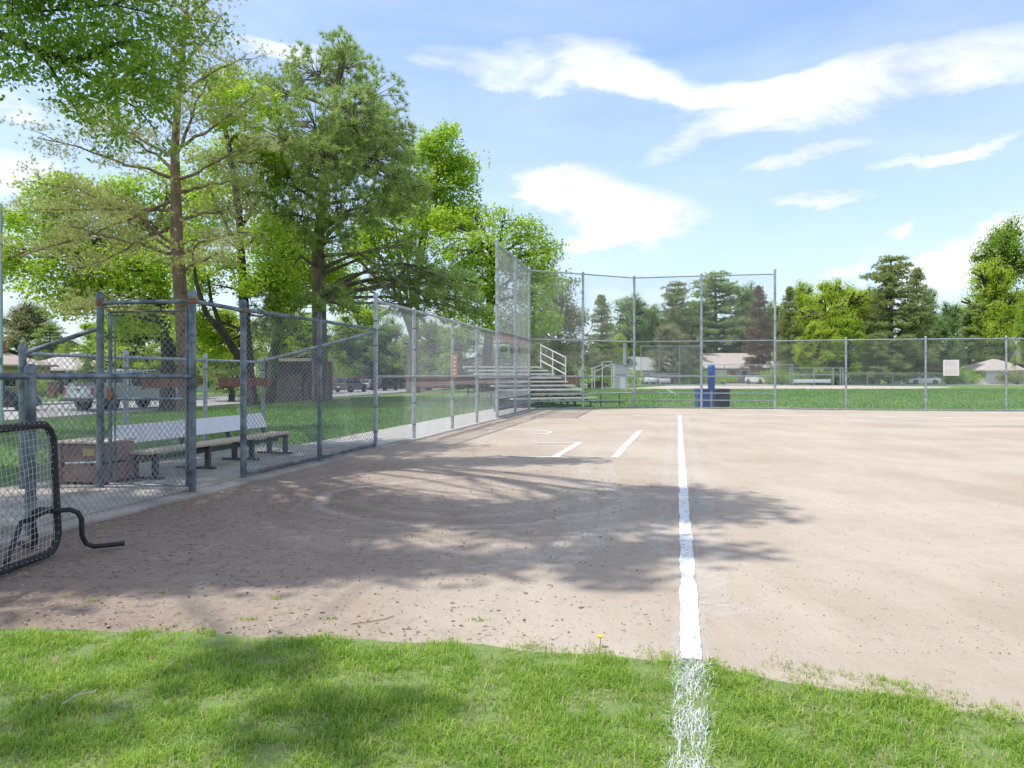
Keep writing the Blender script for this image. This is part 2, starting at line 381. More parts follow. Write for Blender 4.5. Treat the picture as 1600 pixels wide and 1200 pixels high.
fr = [(-7, 4.1), (-3.5, 3.7), (-2.39, 3.58), (-1.79, 3.58), (-1.16, 3.47), (-.58, 3.45), (.27, 3.3), (.70, 3.22), (1.27, 3.05), (1.84, 2.76), (3, 2.2), (6, .4), (10, -2.8), (20, -11), (36, -26)]
def yfront(x): return float(np.interp(x, [p[0] for p in fr], [p[1] for p in fr]))
bk = [(-8, 25.4), (.5, 26.75), (2.57, 27.75), (4.6, 28.85), (6.98, 28.25), (9.52, 27.75), (11.7, 26.95), (16.7, 26.0), (36, 22.4)]
def yback(x): return float(np.interp(x, [p[0] for p in bk], [p[1] for p in bk]))
nu, nv = 150, 170
V = []
for j in range(nv+1):
    for i in range(nu+1):
        u = (i/nu)**1.7; xg = -3.6+38*u
        xa = min(xg, 34); y0 = yfront(xa)+.05*noise.noise((xa*3, 0, 0)); 
        # rows: dense near the camera
        s = (j/nv)**2.2
        xb = FX(27)+.08+(34-FX(27))*u
        y1 = yback(xb)
        y = y0+(y1-y0)*s
        lo = FX(y)+.07
        x = lo+(34-lo)*u
        e = (y-y0)/.16; V.append((x, y, dirt_z(x, y) if e > 1 else dirt_z(x, y)*e-.012*(1-e)))
idx = np.arange((nu+1)*(nv+1)).reshape(nv+1, nu+1)
Fq = np.stack([idx[:-1, :-1], idx[:-1, 1:], idx[1:, 1:], idx[1:, :-1]], -1).reshape(-1, 4)
tag(link('dirt_infield', np_mesh('dirt_infield', V, Fq, True), DIRT), kind='structure')

def strip(name, pts, w, mat, z=.005, ragged=0, follow=True, seed=0, label=None):
    """a band of given width along a path on the ground"""
    P = [Vector(p) for p in pts]; S = []
    for a, b in zip(P[:-1], P[1:]):
        n = max(1, int((b-a).length/.05)) if ragged else max(1, int((b-a).length/.5))
        S += [a.lerp(b, i/n) for i in range(n)]
    S.append(P[-1]); V = []
    for i, p in enumerate(S):
        t = (S[min(i+1, len(S)-1)]-S[max(i-1, 0)]).normalized(); nrm = Vector((-t.y, t.x, 0))
        for sgn in (-1, 0, 1):
            q = p+nrm*sgn*(w/2+ragged*(noise.noise((i*.13, sgn*7+seed, 0))+.6*noise.noise((i*.6, sgn*7+seed, 3))))
            V.append((q.x, q.y, (dirt_z(q.x, q.y) if follow else 0)+z))
    Fq = [(i*3+k, i*3+k+1, i*3+k+4, i*3+k+3) for i in range(len(S)-1) for k in (0, 1)]
    o = link(name, np_mesh(name, V, Fq), mat); return tag(o, label, kind='structure')
foul = [G(*p) for p in ((1062, 650), (1064, 700), (1067, 750), (1069, 800), (1073, 870), (1077, 950), (1079, 1036))]
strip('foul_line', [(p.x, p.y, 0) for p in foul], .088, CHALK, .006, .018, seed=1)
strip('faded_chalk_trace', [(p.x, p.y, 0) for p in foul], .15, CHALK_OLD, .0036, .03, seed=31)
strip('foul_line', [tuple(G(1062, 649))[:2]+(0,), tuple(G(1330, 651))[:2]+(0,), tuple(G(1600, 655))[:2]+(0,), (24, 19.6, 0)], .11, CHALK, .006, .012, seed=2)
strip('running_lane_line', [(G(1000, 674).x, G(1000, 674).y, 0), (G(960, 717).x, G(960, 717).y, 0)], .11, CHALK, .006, .012, seed=3)
for k, (a, b, w) in enumerate((((835, 693), (905, 693), .07), ((905, 693), (868, 715), .11), ((783, 714), (880, 716), .07))):
    strip('coach_box_line', [tuple(G(*a))[:2]+(0,), tuple(G(*b))[:2]+(0,)], w, CHALK, .0065+.001*k, .012, seed=4+k)
cc = G(812, 676); strip('warm_up_circle', [(cc.x+.66*math.cos(a), cc.y+.66*math.sin(a), 0) for a in np.linspace(-1.7, 3.0, 30)], .07, CHALK, .006, .015, seed=9)
strip('home_plate_box_line', [tuple(G(1038, 648))[:2]+(0,), tuple(G(1084, 647.5))[:2]+(0,)], .09, CHALK, .009, .012, seed=11)
strip('faded_chalk_trace', [tuple(G(*p))[:2]+(0,) for p in ((925, 700), (912, 735), (921, 775), (915, 812), (896, 846), (850, 872), (790, 888), (735, 895))], .16, CHALK_OLD, .004, .04, seed=12)
strip('faded_chalk_trace', [tuple(G(*p))[:2]+(0,) for p in ((950, 715), (952, 745), (957, 790), (948, 830), (915, 866), (860, 890))], .16, CHALK_OLD, .0045, .04, seed=13)
strip('faded_chalk_trace', [(p.x+.20*(1-.4*(p.y < 5)), p.y, 0) for p in foul[:6]], .15, CHALK_OLD, .0042, .05, seed=14)
strip('faded_chalk_trace', [(p.x-.19, p.y, 0) for p in foul[:5]], .12, CHALK_OLD, .0042, .05, seed=15)
strip('faded_chalk_trace', [(G(1105, 945).x, G(1105, 945).y, 0), (G(1152, 965).x, G(1152, 965).y, 0)], .24, CHALK_OLD, .0048, .03, seed=16)
# strip('faded_chalk_trace', [(G(1105, 990).x, G(1105, 990).y, 0), (G(1230, 1012).x, G(1230, 1012).y, 0)], .14, CHALK_OLD, .0048, .05, seed=17)

# concrete: mow strip under the sideline fence, dugout slab, walkway
def slab(name, poly, z0, z1, mat, kind='structure'):
    o = MB().prism([(p[0], p[1]) for p in poly], z0, z1, 'Z').build(name, mat, bevel=.01); return tag(o, kind=kind)
def line_poly(y0, y1, a, b, n=1):
    ys = [y0+(y1-y0)*i/n for i in range(n+1)]
    return [(FX(y)+a, y) for y in ys]+[(FX(y)+b, y) for y in reversed(ys)]
y = 3.2; k = 0
while y < 26.6:                               # cast in lengths, joints left open
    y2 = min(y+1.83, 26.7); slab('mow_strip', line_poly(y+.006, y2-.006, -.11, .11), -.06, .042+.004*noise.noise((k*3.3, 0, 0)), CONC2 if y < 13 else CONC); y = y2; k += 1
BX = lambda Y: -4.99+.2*(Y-7.83)
for i, (ya, yb_) in enumerate(((5.9, 7.75), (7.76, 9.4), (9.41, 11.1), (11.11, 12.9))):
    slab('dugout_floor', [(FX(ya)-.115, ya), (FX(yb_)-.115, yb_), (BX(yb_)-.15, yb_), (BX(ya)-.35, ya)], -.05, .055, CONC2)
y = 12.92; k = 0
while y < 30:
    y2 = y+1.5; slab('walkway', [(FX(y)-.13, y+.006), (FX(y2)-.13, y2-.006), (FX(y2)-1.55, y2-.006), (FX(y)-1.55, y+.006)], -.05, .03+.003*(k % 2), CONC); y = y2; k += 1
# street beyond the lawn
def road_sheet(name, off0, off1, z, mat, y0=-15, y1=150, n=40):
    V = []; 
    for i in range(n+1):
        y = y0+(y1-y0)*i/n; V += [(kerb_x(y)+off0, y, z), (kerb_x(y)+off1, y, z)]
    tag(link(name, np_mesh(name, V, [(2*i, 2*i+1, 2*i+3, 2*i+2) for i in range(n)]), mat), kind='structure')
road_sheet('street', -12.5, -.02, -.672, ASPH)
for a, b in ((-.02, .18), (-12.72, -12.5)):
    mb = MB()
    for i in range(30):
        y = -15+5.5*i; y2 = y+5.49
        mb.prism([(kerb_x(y)+a, y), (kerb_x(y)+b, y), (kerb_x(y2)+b, y2), (kerb_x(y2)+a, y2)], -.75, -.54, 'Z')
    tag(mb.build('kerb', CONC), kind='structure')
road_sheet('pavement', -16.2, -14.4, -.655, CONC)
road_sheet('pavement', .9, 2.1, -.62, CONC, -15, 25)
# second diamond beyond the backstop
def sheet(name, poly, z, mat):
    tag(link(name, np_mesh(name, [(p[0], p[1], z) for p in poly], [tuple(range(len(poly)))]), mat), kind='structure')
DIRT2 = M('far_infield_dirt', (.47, .39, .33), (.55, .47, .40), .3, .95)
def far_poly(pix): return [(G(a, b).x, G(a, b).y) for a, b in pix]
sheet('far_infield', far_poly([(985, 606.5), (960, 610), (1060, 608.8), (1180, 608), (1380, 608.2), (1475, 606.2), (1490, 604.5), (1330, 602.6), (1050, 602.6)]), .006, DIRT2)
strip('far_foul_line', [tuple(G(1040, 607.5))[:2]+(0,), tuple(G(1055, 616))[:2]+(0,)], .25, CHALK, .012, 0, False)
sheet('back_street', [(-4, 104), (90, 104), (90, 113), (-4, 113)], .008, ASPH)
for i, (px0, px1) in enumerate(((985, 1045), (1130, 1205), (1522, 1575))):
    sheet('driveway', [(XA(px0, 116), 113.1), (XA(px1, 116), 113.1), (XA(px1, 126), 126), (XA(px0, 126), 126)], .012, CONC)

# ------------------------------------------------------------------ chain link
def clip(p, d, poly):
    t0, t1 = -1e9, 1e9; n = len(poly)
    for i in range(n):
        ax, ay = poly[i]; bx, by = poly[(i+1) % n]; nx_, ny_ = -(by-ay), bx-ax      # inward for ccw
        den = d[0]*nx_+d[1]*ny_; num = (ax-p[0])*nx_+(ay-p[1])*ny_
        if abs(den) < 1e-9:
            if num > 0: return None
            continue
        t = num/den
        if den > 0: t0 = max(t0, t)
        else: t1 = min(t1, t)
    return (t0, t1) if t1-t0 > .01 else None
def wires(segs, r):
    S = np.asarray(segs, dtype=np.float64); A = S[:, 0]; B = S[:, 1]; D = B-A; D /= np.linalg.norm(D, axis=1)[:, None]
    U = np.cross(D, np.array([0, 0, 1.0])); bad = np.linalg.norm(U, axis=1) < .05; U[bad] = np.cross(D[bad], np.array([1.0, 0, 0])); U /= np.linalg.norm(U, axis=1)[:, None]; W = np.cross(D, U)
    V = np.empty((len(S), 6, 3))
    for k in range(3):
        o = (U*math.cos(k*2.094)+W*math.sin(k*2.094))*r; V[:, k] = A+o; V[:, 3+k] = B+o
    b = (np.arange(len(S))*6)[:, None, None]
    Fq = (np.array([[0, 1, 4, 3], [1, 2, 5, 4], [2, 0, 3, 5]])[None]+b).reshape(-1, 4)
    return V.reshape(-1, 3), Fq
def fabric(parent, P0, P1, poly, s=.072, r=.0022, mat=WIRE, name='chain_link_mesh'):
    """chain-link cloth in the upright plane through P0-P1; poly in (along, height), counter-clockwise"""
    P0 = Vector(P0); P1 = Vector(P1); d = Vector((P1.x-P0.x, P1.y-P0.y, 0)).normalized(); nr = Vector((-d.y, d.x, 0))
    us = [p[0] for p in poly]; vs_ = [p[1] for p in poly]; segs = []
    off = parent.location
    for fam in (1, -1):
        c = min(us)-(max(vs_) if fam > 0 else -min(vs_))-.01
        end = max(us)-(min(vs_) if fam > 0 else -max(vs_))+.01
        c = math.floor(c/s)*s
        while c < end:
            q = clip((c, 0), (1, fam), poly) if fam > 0 else clip((c, 0), (1, -1), poly)
            if q:
                pts = []
                for t in q:
                    u = c+t; v = t*fam; w = P0+d*u+nr*(.0018*fam); pts.append((w.x-off.x, w.y-off.y, w.z+v-off.z))
                segs.append(pts)
            c += s
    V, Fq = wires(segs, r)
    return link(name, np_mesh(name, V, Fq), mat, parent)
def post(parent, P, h, r=.03, mat=GALV, bands=(), rust=False, base=None):
    P = Vector(P); off = parent.location
    q = (P.x-off.x, P.y-off.y, P.z-off.z)
    o = MB().lathe(q, [(r, -.05), (r, h-.02)], 12).build('post', mat, parent, smooth=True)
    MB().lathe(q, [(r*1.0, h-.021), (r*1.16, h-.02), (r*1.16, h+.012), (r*.95, h+.035), (r*.4, h+.05)], 12).build('post_cap', mat, o, smooth=True)
    for b in bands:
        MB().lathe((q[0], q[1], q[2]+b), [(r+.001, -.012), (r+.006, -.01), (r+.006, .01), (r+.001, .012)], 12, caps=False).build('band', RUST if rust else GALVD, o, smooth=True)
    return o
def rail(parent, pts, r=.021, mat=GALV, name='rail'):
    return MB().tube(pts, r, 10).build(name, mat, parent, world=True, smooth=True)
def V3(p, z=0): return Vector((p[0], p[1], z))
def fence(name, label, pts, h, rails, posts=None, r=.03, rr=.021, mat=GALV, wmat=WIRE, s=.072, wr=.0022, z0=.05, top=None, bands=(), base=0, skip_post=(), group=None, mesh_spans=None, rust=False):
    f = thing(name, label, 'fence', V3(pts[0], base), group=group)
    for i, p in enumerate(pts):
        if i in skip_post: continue
        post(f, V3(p, base), (posts[i] if posts else h+.04), r, mat, bands, rust)
    for z in rails: rail(f, [V3(p, base+z) for p in pts], rr, mat, 'top_rail' if z == max(rails) else 'rail')
    for i, (a, b) in enumerate(zip(pts[:-1], pts[1:])):
        if mesh_spans and i not in mesh_spans: continue
        L_ = (V3(b)-V3(a)).length; t = h if top is None else top
        dd = (V3(b)-V3(a)).normalized(); nn = Vector((dd.y, -dd.x, 0))*(rr+.004)
        fabric(f, V3(a, base)+nn, V3(b, base)+nn, [(.01, z0), (L_-.01, z0), (L_-.01, t+.012), (.01, t+.012)], s, wr, wmat)
    return f
pA, pB, pC, pD = (-3.205, 7.70), (-3.07, 8.78), (-2.63, 10.5), (-2.22, 12.5)
pP, pQ, pF = (-4.235, 7.90), (-4.99, 7.83), (-3.51, 5.6)
bk1, bk2, bk3 = (-4.69, 9.33), (-4.37, 10.94), (-4.056, 12.5)
# 1. low fence at the near end
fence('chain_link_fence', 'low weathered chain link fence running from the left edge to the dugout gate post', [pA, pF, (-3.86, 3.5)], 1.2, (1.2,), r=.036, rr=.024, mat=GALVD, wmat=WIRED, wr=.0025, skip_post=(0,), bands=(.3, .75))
# 2. gateway: three tall posts tied by pipe
gw = thing('dugout_gateway', 'three tall grey steel posts joined by pipes round the dugout entrance', 'gate frame', V3(pA))
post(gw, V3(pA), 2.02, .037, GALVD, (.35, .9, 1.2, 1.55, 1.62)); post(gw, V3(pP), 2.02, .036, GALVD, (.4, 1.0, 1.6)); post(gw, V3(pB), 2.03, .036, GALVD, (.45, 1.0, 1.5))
for a, b in ((pP, pA), (pA, pB)): rail(gw, [V3(a, 1.955), V3(b, 1.955)], .023, GALVD)
for p in (pA, pP, pB): MB().lathe(V3(p, 1.955)-gw.location, [(.038, -.03), (.046, -.026), (.046, .026), (.038, .03)], 12, caps=False).build('rail_clamp', RUST, gw, smooth=True)
# 3. gate, swung inwards against the end of the dugout
ga, gb = Vector((-3.262, 7.715, 0)), Vector((-4.13, 7.895, 0))
gt = thing('dugout_gate', 'chain link gate in a pipe frame standing open before the players bench', 'gate', ga)
MB().tube([ga+Vector((0, 0, .10)), ga+Vector((0, 0, 1.86)), gb+Vector((0, 0, 1.86)), gb+Vector((0, 0, .10))], .02, 8, closed=True).build('gate_frame', GALVD, gt, world=True, smooth=True)
MB().tube([ga+Vector((0, 0, .97)), gb+Vector((0, 0, .97))], .015, 8).build('cross_bar', GALVD, gt, world=True, smooth=True)
MB().tube([gb+Vector((.06, -.02, .14)), gb+Vector((.06, -.02, 1.82))], .008, 6).build('tension_bar', GALVD, gt, world=True)
fabric(gt, ga, gb, [(.02, .10), (.86, .10), (.86, 1.86), (.02, 1.86)], .072, .0024, WIRED)
for z in (.45, 1.5): MB().lathe(Vector((.03, 0, z)), [(.025, -.035), (.03, -.03), (.03, .03), (.025, .035)], 10).build('hinge', GALVD, gt)
MB().box((-.86, .16, 1.02), (.05, .05, .12)).build('latch', RUST, gt)
# 4. end and back fences of the dugout
ef = thing('dugout_fence', 'near end of the dugout with a sloping top pipe beside the gate', 'fence', V3(pQ))
post(ef, V3(pQ), 1.48, .036, GALVD, (.4, 1.3)); rail(ef, [V3(pQ, 1.43), V3(pP, 1.70)], .024, GALVD, 'top_rail')
fabric(ef, V3(pQ), V3(pP), [(.03, .06), (.72, .06), (.72, 1.68), (.03, 1.42)], .072, .0024, WIRED)
bf = fence('dugout_fence', 'rear fence of the dugout behind the white players bench', [pQ, bk1, bk2, bk3], 1.43, (1.43,), r=.03, rr=.021, mat=GALV, wmat=WIRED, skip_post=(0,), bands=(.5, 1.3))
for (pa, pb) in ((215, 302), (336, 418)):
    def onback(px): k = (px-800)/F; yy = (4.99+.2*7.83)/(.2-k); return Vector((BX(yy)+.06, yy, 1.11))
    a, b = onback(pa), onback(pb); MB().bar(a, b, .03, .125).build('hanging_board', REDWOOD, bf, world=True, bevel=.004)
    for t in np.linspace(.08, .92, 6): MB().tube([a.lerp(b, t)+Vector((.01, 0, 0)), a.lerp(b, t)+Vector((.08, 0, .02))], .006, 6).build('peg', GALVD, bf, world=True)
ff = thing('dugout_fence', 'far end of the dugout with a sloping pipe up to the taller fence', 'fence', V3(bk3))
rail(ff, [V3(bk3, 1.45), V3(pD, 1.93)], .022, GALV, 'top_rail')
fabric(ff, V3(bk3), V3(pD), [(.03, .06), (1.80, .06), (1.80, 1.90), (.03, 1.43)], .072, .0022, WIRE)
# 5. dugout front, 6. higher sideline fence
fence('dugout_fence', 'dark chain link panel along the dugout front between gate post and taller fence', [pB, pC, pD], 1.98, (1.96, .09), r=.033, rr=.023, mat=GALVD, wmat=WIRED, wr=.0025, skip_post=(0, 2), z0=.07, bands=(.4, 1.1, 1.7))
ys = (12.5, 14.4, 17.0, 19.2, 21.5)
sf = fence('chain_link_fence', 'tall silver chain link fence with mid rail stepping down towards the backstop', [(FX(q), q) for q in ys], 2.44, (2.43, 1.2), posts=[2.5]+[2.44]*4, r=.034, skip_post=(4,), bands=(.3, .7, 1.7, 2.1), wr=.0025)
for i, (ya, yb_) in enumerate(((14.5, 16.9), (17.1, 19.1), (19.3, 21.4))):
    MB().bar((FX(ya)-.06, ya, 1.09), (FX(yb_)-.06, yb_, 1.09), .03, .13).build('rail_board', REDWOOD, sf, world=True)
# 7. backstop
hx, jx = (FX(21.5), 21.5), (.60, 26.8)
iy = 24.1; mid_i = (FX(iy), iy)
bpts = [hx, mid_i, jx, (2.57, 27.8), (4.6, 28.9), (6.98, 28.3), (9.52, 27.8)]
bs = fence('backstop', 'tall five metre chain link backstop bending round behind home plate', bpts, 4.92, (4.9, 2.5, 1.2, .58, .32, .05), posts=[5.02]+[4.95]*5+[5.05], r=.045, rr=.024, bands=(.6, 1.7, 3.2, 4.2), wr=.0026)
GREYB = M('grey_board', (.10, .095, .10), (.2, .19, .19), 4, .85, 0, .3, 20, stretch=(1, 1, 5))
for a, b in zip(bpts[:2], bpts[1:3]):
    for z, hh in ((.62, .15), (.30, .17)):
        MB().bar(V3(a, z)+Vector((-.07, .05, 0)), V3(b, z)+Vector((-.07, -.05, 0)), .035, hh).build('kick_board', GREYB, bs, world=True)
    MB().bar(V3(a, 1.10)+Vector((-.07, .05, 0)), V3(b, 1.10)+Vector((-.07, -.05, 0)), .03, .12).build('rail_board', GREYB, bs, world=True)
REDV = M('red_vinyl', (.36, .045, .045), (.44, .07, .07), 4, .6)
rb = thing('red_banner', 'narrow red vinyl banner hung along the backstop wing at rail height', 'banner', V3(hx, 2.3))
a, b = V3(hx, 2.33)+Vector((-.10, .2, 0)), V3(jx, 2.33)+Vector((-.10, 0, 0)); mb = MB(); n = 24; rows = []
for i in range(n+1):
    p = a.lerp(b, i/n); w = .015*math.sin(i*1.9)+.01*math.sin(i*.8)
    rows.append([(p.x+w, p.y, p.z+.14), (p.x-w+.004, p.y, p.z-.05-.02*math.sin(i*.9)), (p.x-w, p.y, p.z-.05-.02*math.sin(i*.9)), (p.x+w-.004, p.y, p.z+.14)])
mb.loft(rows).build('banner_cloth', REDV, rb, world=True)
# 8. fence to the right of the backstop
fence('chain_link_fence', 'eight foot chain link fence stretching right from the backstop', [(9.52, 27.8), (11.72, 26.95), (14.22, 26.4), (16.73, 26.0), (19.3, 25.5), (21.9, 25.0), (24.5, 24.5)], 2.49, (2.48, .05), r=.034, skip_post=(0,), bands=(.5, 1.3, 2.0))
# signs
SAL = M('salmon_paint', (.62, .30, .22), (.70, .42, .33), 8, .7)
PINK = M('faded_sign_face', (.74, .68, .64), (.80, .76, .72), 6, .6); PTXT = M('faded_sign_lettering', (.62, .42, .40), (.68, .50, .48), 30, .7)
p = Vector((FX(17.0), 17.0, 0)); sg = thing('post_sign', 'narrow salmon upright sign strapped to a sideline fence post', 'sign', p+Vector((.05, -.06, 1.2)))
MB().box((0, 0, .23), (.13, .008, .52)).build('sign_plate', SAL, sg, bevel=.002)
for i in range(5): MB().box((0, -.0055, .05+.09*i), (.05, .002, .05)).build('letter', WHITE, sg)
q = Vector((14.98, 26.2, 1.22)); sg = thing('rules_sign', 'faded pale square notice with red lettering wired to the right hand fence', 'sign', q, rz=R(-12))
MB().box((0, 0, .27), (.50, .006, .54)).build('sign_plate', PINK, sg, bevel=.002)
rg = random.Random(4)
for i, (z, wds) in enumerate(((.48, 3), (.42, 4), (.36, 3), (.28, 0), (.20, 4), (.14, 3), (.08, 4))):
    if wds == 0: MB().box((0, -.0045, z), (.40, .002, .008)).build('ruled_line', PTXT, sg); continue
    x = -.19
    for w_ in range(wds):
        ww = rg.uniform(.06, .38/wds); MB().box((x+ww/2, -.0045, z), (ww, .002, .028)).build('word', PTXT, sg); x += ww+.025

# ------------------------------------------------------------------ players bench
BW = M('bench_white', (.74, .75, .78), (.66, .67, .70), 6, .55, 0, .1, 40); TAN = M('bench_tan_plank', (.50, .40, .30), (.60, .50, .39), 4, .8, 0, .3, 20, stretch=(1, 6, 6))
STL = M('dark_painted_steel', (.045, .055, .065), (.09, .10, .11), 10, .6)
bd = Vector((.215, 1, 0)).normalized(); bn = Vector((bd.y, -bd.x, 0))       # along the bench, towards the field
b0 = Vector((-4.39, 8.42, .055)); BL = 3.12
bench = thing('players_bench', 'long low bench with white back board and tan seat inside the dugout', 'bench', b0)
def bp(u, w, z): return bd*u+bn*w+Vector((0, 0, z))
mb = MB(); 
mb.add([bp(0, 0, .60), bp(BL, 0, .60), bp(BL, .085, .395), bp(0, .085, .395), bp(0, -.03, .59), bp(BL, -.03, .59), bp(BL, .055, .385), bp(0, .055, .385)], [(0, 1, 2, 3), (7, 6, 5, 4), (0, 4, 5, 1), (1, 5, 6, 2), (2, 6, 7, 3), (3, 7, 4, 0)])
mb.build('back_board', BW, bench, bevel=.006)
for w in (.19, .335): MB().bar(bp(.1, w, .30), bp(BL+.12, w, .30), .135, .035).build('seat_plank', TAN, bench, bevel=.005)
for u in (.22, 1.2, 2.2, 3.12):
    MB().bar(bp(u, .12, 0), bp(u, .12, .29), .06, .05, up=bd).build('leg', STL, bench); MB().bar(bp(u, .38, 0), bp(u, .38, .28), .06, .05, up=bd).build('leg', STL, bench)
    MB().bar(bp(u, .05, .265), bp(u, .42, .265), .05, .04).build('seat_bracket', STL, bench)
    MB().bar(bp(u, .055, .25), bp(u, -.055, .56), .05, .035, up=bd).build('back_bracket', STL, bench)
    MB().bar(bp(u, -.05, .012), bp(u, .48, .012), .07, .024).build('foot', STL, bench)
MB().bar(bp(.15, .25, .215), bp(BL, .25, .215), .035, .05).build('under_rail', STL, bench)
# timber box by the back fence
BXM = M('box_brown_board', (.20, .12, .095), (.29, .18, .14), 6, .85, 0, .4, 25, stretch=(5, 1, 1)); YEL = M('yellow_sticker', (.55, .45, .06), (.5, .4, .1), 20, .6); ALU = M('dull_aluminium', (.5, .52, .55), (.6, .62, .65), 12, .35, .7)
bxo = thing('equipment_box', 'brown timber equipment box with yellow sticker on the dugout floor', 'box', (-4.545, 8.36, .055), rz=R(-8))
for i, z in enumerate((.12, .33)):
    for sy, nm in ((-.24, 'front_board'), (.24, 'rear_board')): MB().box((0, sy, z), (.54, .025, .185)).build(nm, BXM, bxo, bevel=.004)
    for sx in (-.283, .283): MB().box((sx, 0, z), (.025, .51, .185)).build('side_board', BXM, bxo, bevel=.004)
MB().box((0, 0, .445), (.60, .55, .025)).build('lid', PLANK, bxo, bevel=.004)
for sx in (-.22, .22): MB().box((sx, -.26, .22), (.05, .014, .40)).build('batten', BXM, bxo)
for sx in (-.2, .2): MB().box((sx, 0, .013), (.06, .46, .026)).build('runner', BXM, bxo)
MB().box((.12, -.2545, .345), (.13, .003, .075)).build('sticker', YEL, bxo)
MB().tube([(-.12, -.285, .228), (.25, -.285, .245)], .012, 8).build('pipe', ALU, bxo, smooth=True)

# ------------------------------------------------------------------ padded pitching screen
ps = thing('pitching_screen', 'black padded pitching screen with white string net at the left edge', 'screen', (-3.03, 4.3, 0))
XS = lambda z: -3.02-.05*z
yA, yB, zA, zB = 3.35, 5.12, .045, .885; rc = .13; pts = []
for (cy, cz, a0) in ((yB-rc, zB-rc, 0), (yA+rc, zB-rc, 90), (yA+rc, zA+rc, 180), (yB-rc, zA+rc, 270)):
    for k in range(7):
        a = R(a0+15*k); pts.append(Vector((XS(cz+rc*math.sin(a)), cy+rc*math.cos(a), cz+rc*math.sin(a))))
MB().tube(pts, .025, 10, closed=True).build('padded_frame', BLACK, ps, world=True, smooth=True)
NET = M('white_net_cord', (.60, .60, .58), (.48, .48, .48), 20, .8); segs = []
rg = random.Random(2); off = ps.location
def netp(u, v): # sagging cloth
    y = yA+(yB-yA)*u; z = zA+(zB-zA)*v; s = math.sin(math.pi*u)*math.sin(math.pi*v)
    return (XS(z)+.05*s+.004*noise.noise((u*9, v*9, 0))-off.x, y-off.y+.012*noise.noise((u*5, v*7, 3)), z+.03*noise.noise((u*4, v*6, 9))*s-.035*s-off.z)
nU, nV = 40, 20
for j in range(nV+1):
    for i in range(nU): segs.append((netp(i/nU, j/nV), netp((i+1)/nU, j/nV)))
for i in range(nU+1):
    for j in range(nV): segs.append((netp(i/nU, j/nV), netp(i/nU, (j+1)/nV)))
V, Fq = wires(segs, .0015); link('net', np_mesh('net', V, Fq), NET, ps)
lace = []
per = [pts[i].lerp(pts[(i+1) % len(pts)], t) for i in range(len(pts)) for t in np.linspace(0, 1, max(2, int((pts[(i+1) % len(pts)]-pts[i]).length/.012)), endpoint=False)]
for i, p in enumerate(per):
    a = i*1.6; q = per[(i+1) % len(per)]; t = (q-p).normalized(); u = Vector((1, 0, 0)); w = t.cross(u); lace.append(p+(u*math.cos(a)+w*math.sin(a))*.0275-off)
MB().tube(lace, .0016, 4, closed=True).build('lacing', NET, ps)
for s in (1, -1):
    q = [(XS(.31), 5.08, .31), (XS(.31)+s*.10, 5.10, .315), (XS(.3)+s*.145, 5.11, .295), (XS(.3)+s*.165, 5.12, .25), (XS(.3)+s*.158, 5.14, .13), (XS(.3)+s*.175, 5.16, .075), (XS(.3)+s*.21, 5.19, .05), (XS(.3)+s*.36, 5.30, .047)]
    MB().tube([Vector(k) for k in q], .0165 if s > 0 else .02, 10).build('support_foot', BLACK, ps, world=True, smooth=True)
MB().tube([(XS(.3), 4.6, .07), (XS(.3)-.16, 5.0, .25), (XS(.31), 5.1, .33)], .018, 8).build('brace', BLACK, ps, world=True, smooth=True)

# ------------------------------------------------------------------ bleachers behind the backstop
u_, v_ = Vector((.894, .447, 0)), Vector((-.447, .894, 0)); e0 = Vector((3.28, 30.0, 0)); LB = 3.7
bl = thing('bleachers', 'aluminium and plank bleachers with white guard rail behind the backstop', 'bleachers', e0)
BP = lambda a, b, z: u_*a+v_*b+Vector((0, 0, z))
SEAT = M('bleacher_seat_plank', (.74, .70, .62), (.80, .77, .70), 3, .7, 0, .2, 20)
WR = M('white_rail_paint', (.72, .72, .70), (.62, .62, .60), 8, .5)
NR = 9
for i in range(NR):
    z = .36+.155*i; b = .56*i
    MB().bar(BP(-LB, b, z), BP(0, b, z), .26, .06).build('seat_plank', SEAT, bl, bevel=.006)
    if i: MB().bar(BP(-LB, b-.30, z-.17), BP(-.03, b-.30, z-.17), .24, .04).build('foot_plank', GREYB, bl)
    MB().bar(BP(-LB+.02, b+.11, z-.11), BP(-.05, b+.11, z-.11), .02, .06).build('riser_board', GREYB, bl)
for a in (-.25, -1.3, -2.4, -LB+.2):
    fr_ = MB(); zt = .36+.155*(NR-1)
    fr_.bar(BP(a, -.1, .18), BP(a, .56*(NR-1)+.1, zt-.12), .05, .06); fr_.bar(BP(a, -.15, .03), BP(a, .56*(NR-1)+.15, .03), .06, .06)
    for k in (0, 2, 4, 6, 8): fr_.bar(BP(a, .56*k, .04), BP(a, .56*k, .30+.155*k), .05, .05, up=u_)
    for k in (2, 4, 6): fr_.bar(BP(a, .56*k, .05), BP(a, .56*(k+2), .24+.155*(k+2)), .04, .04, up=u_)
    fr_.build('support_frame', STL, bl)
for zz in (.28, .62, .98):
    MB().tube([BP(.06, .56*4.3, .36+.155*4.3+zz-.02), BP(.06, .56*8.3, .36+.155*8.3+zz-.02)], .024, 8).build('guard_rail', WR, bl, smooth=True)
for k in (4.35, 6.3, 8.2): MB().tube([BP(.06, .56*k, .25+.155*k), BP(.06, .56*k, .36+.155*k+1.0)], .024, 8).build('rail_post', WR, bl, smooth=True)
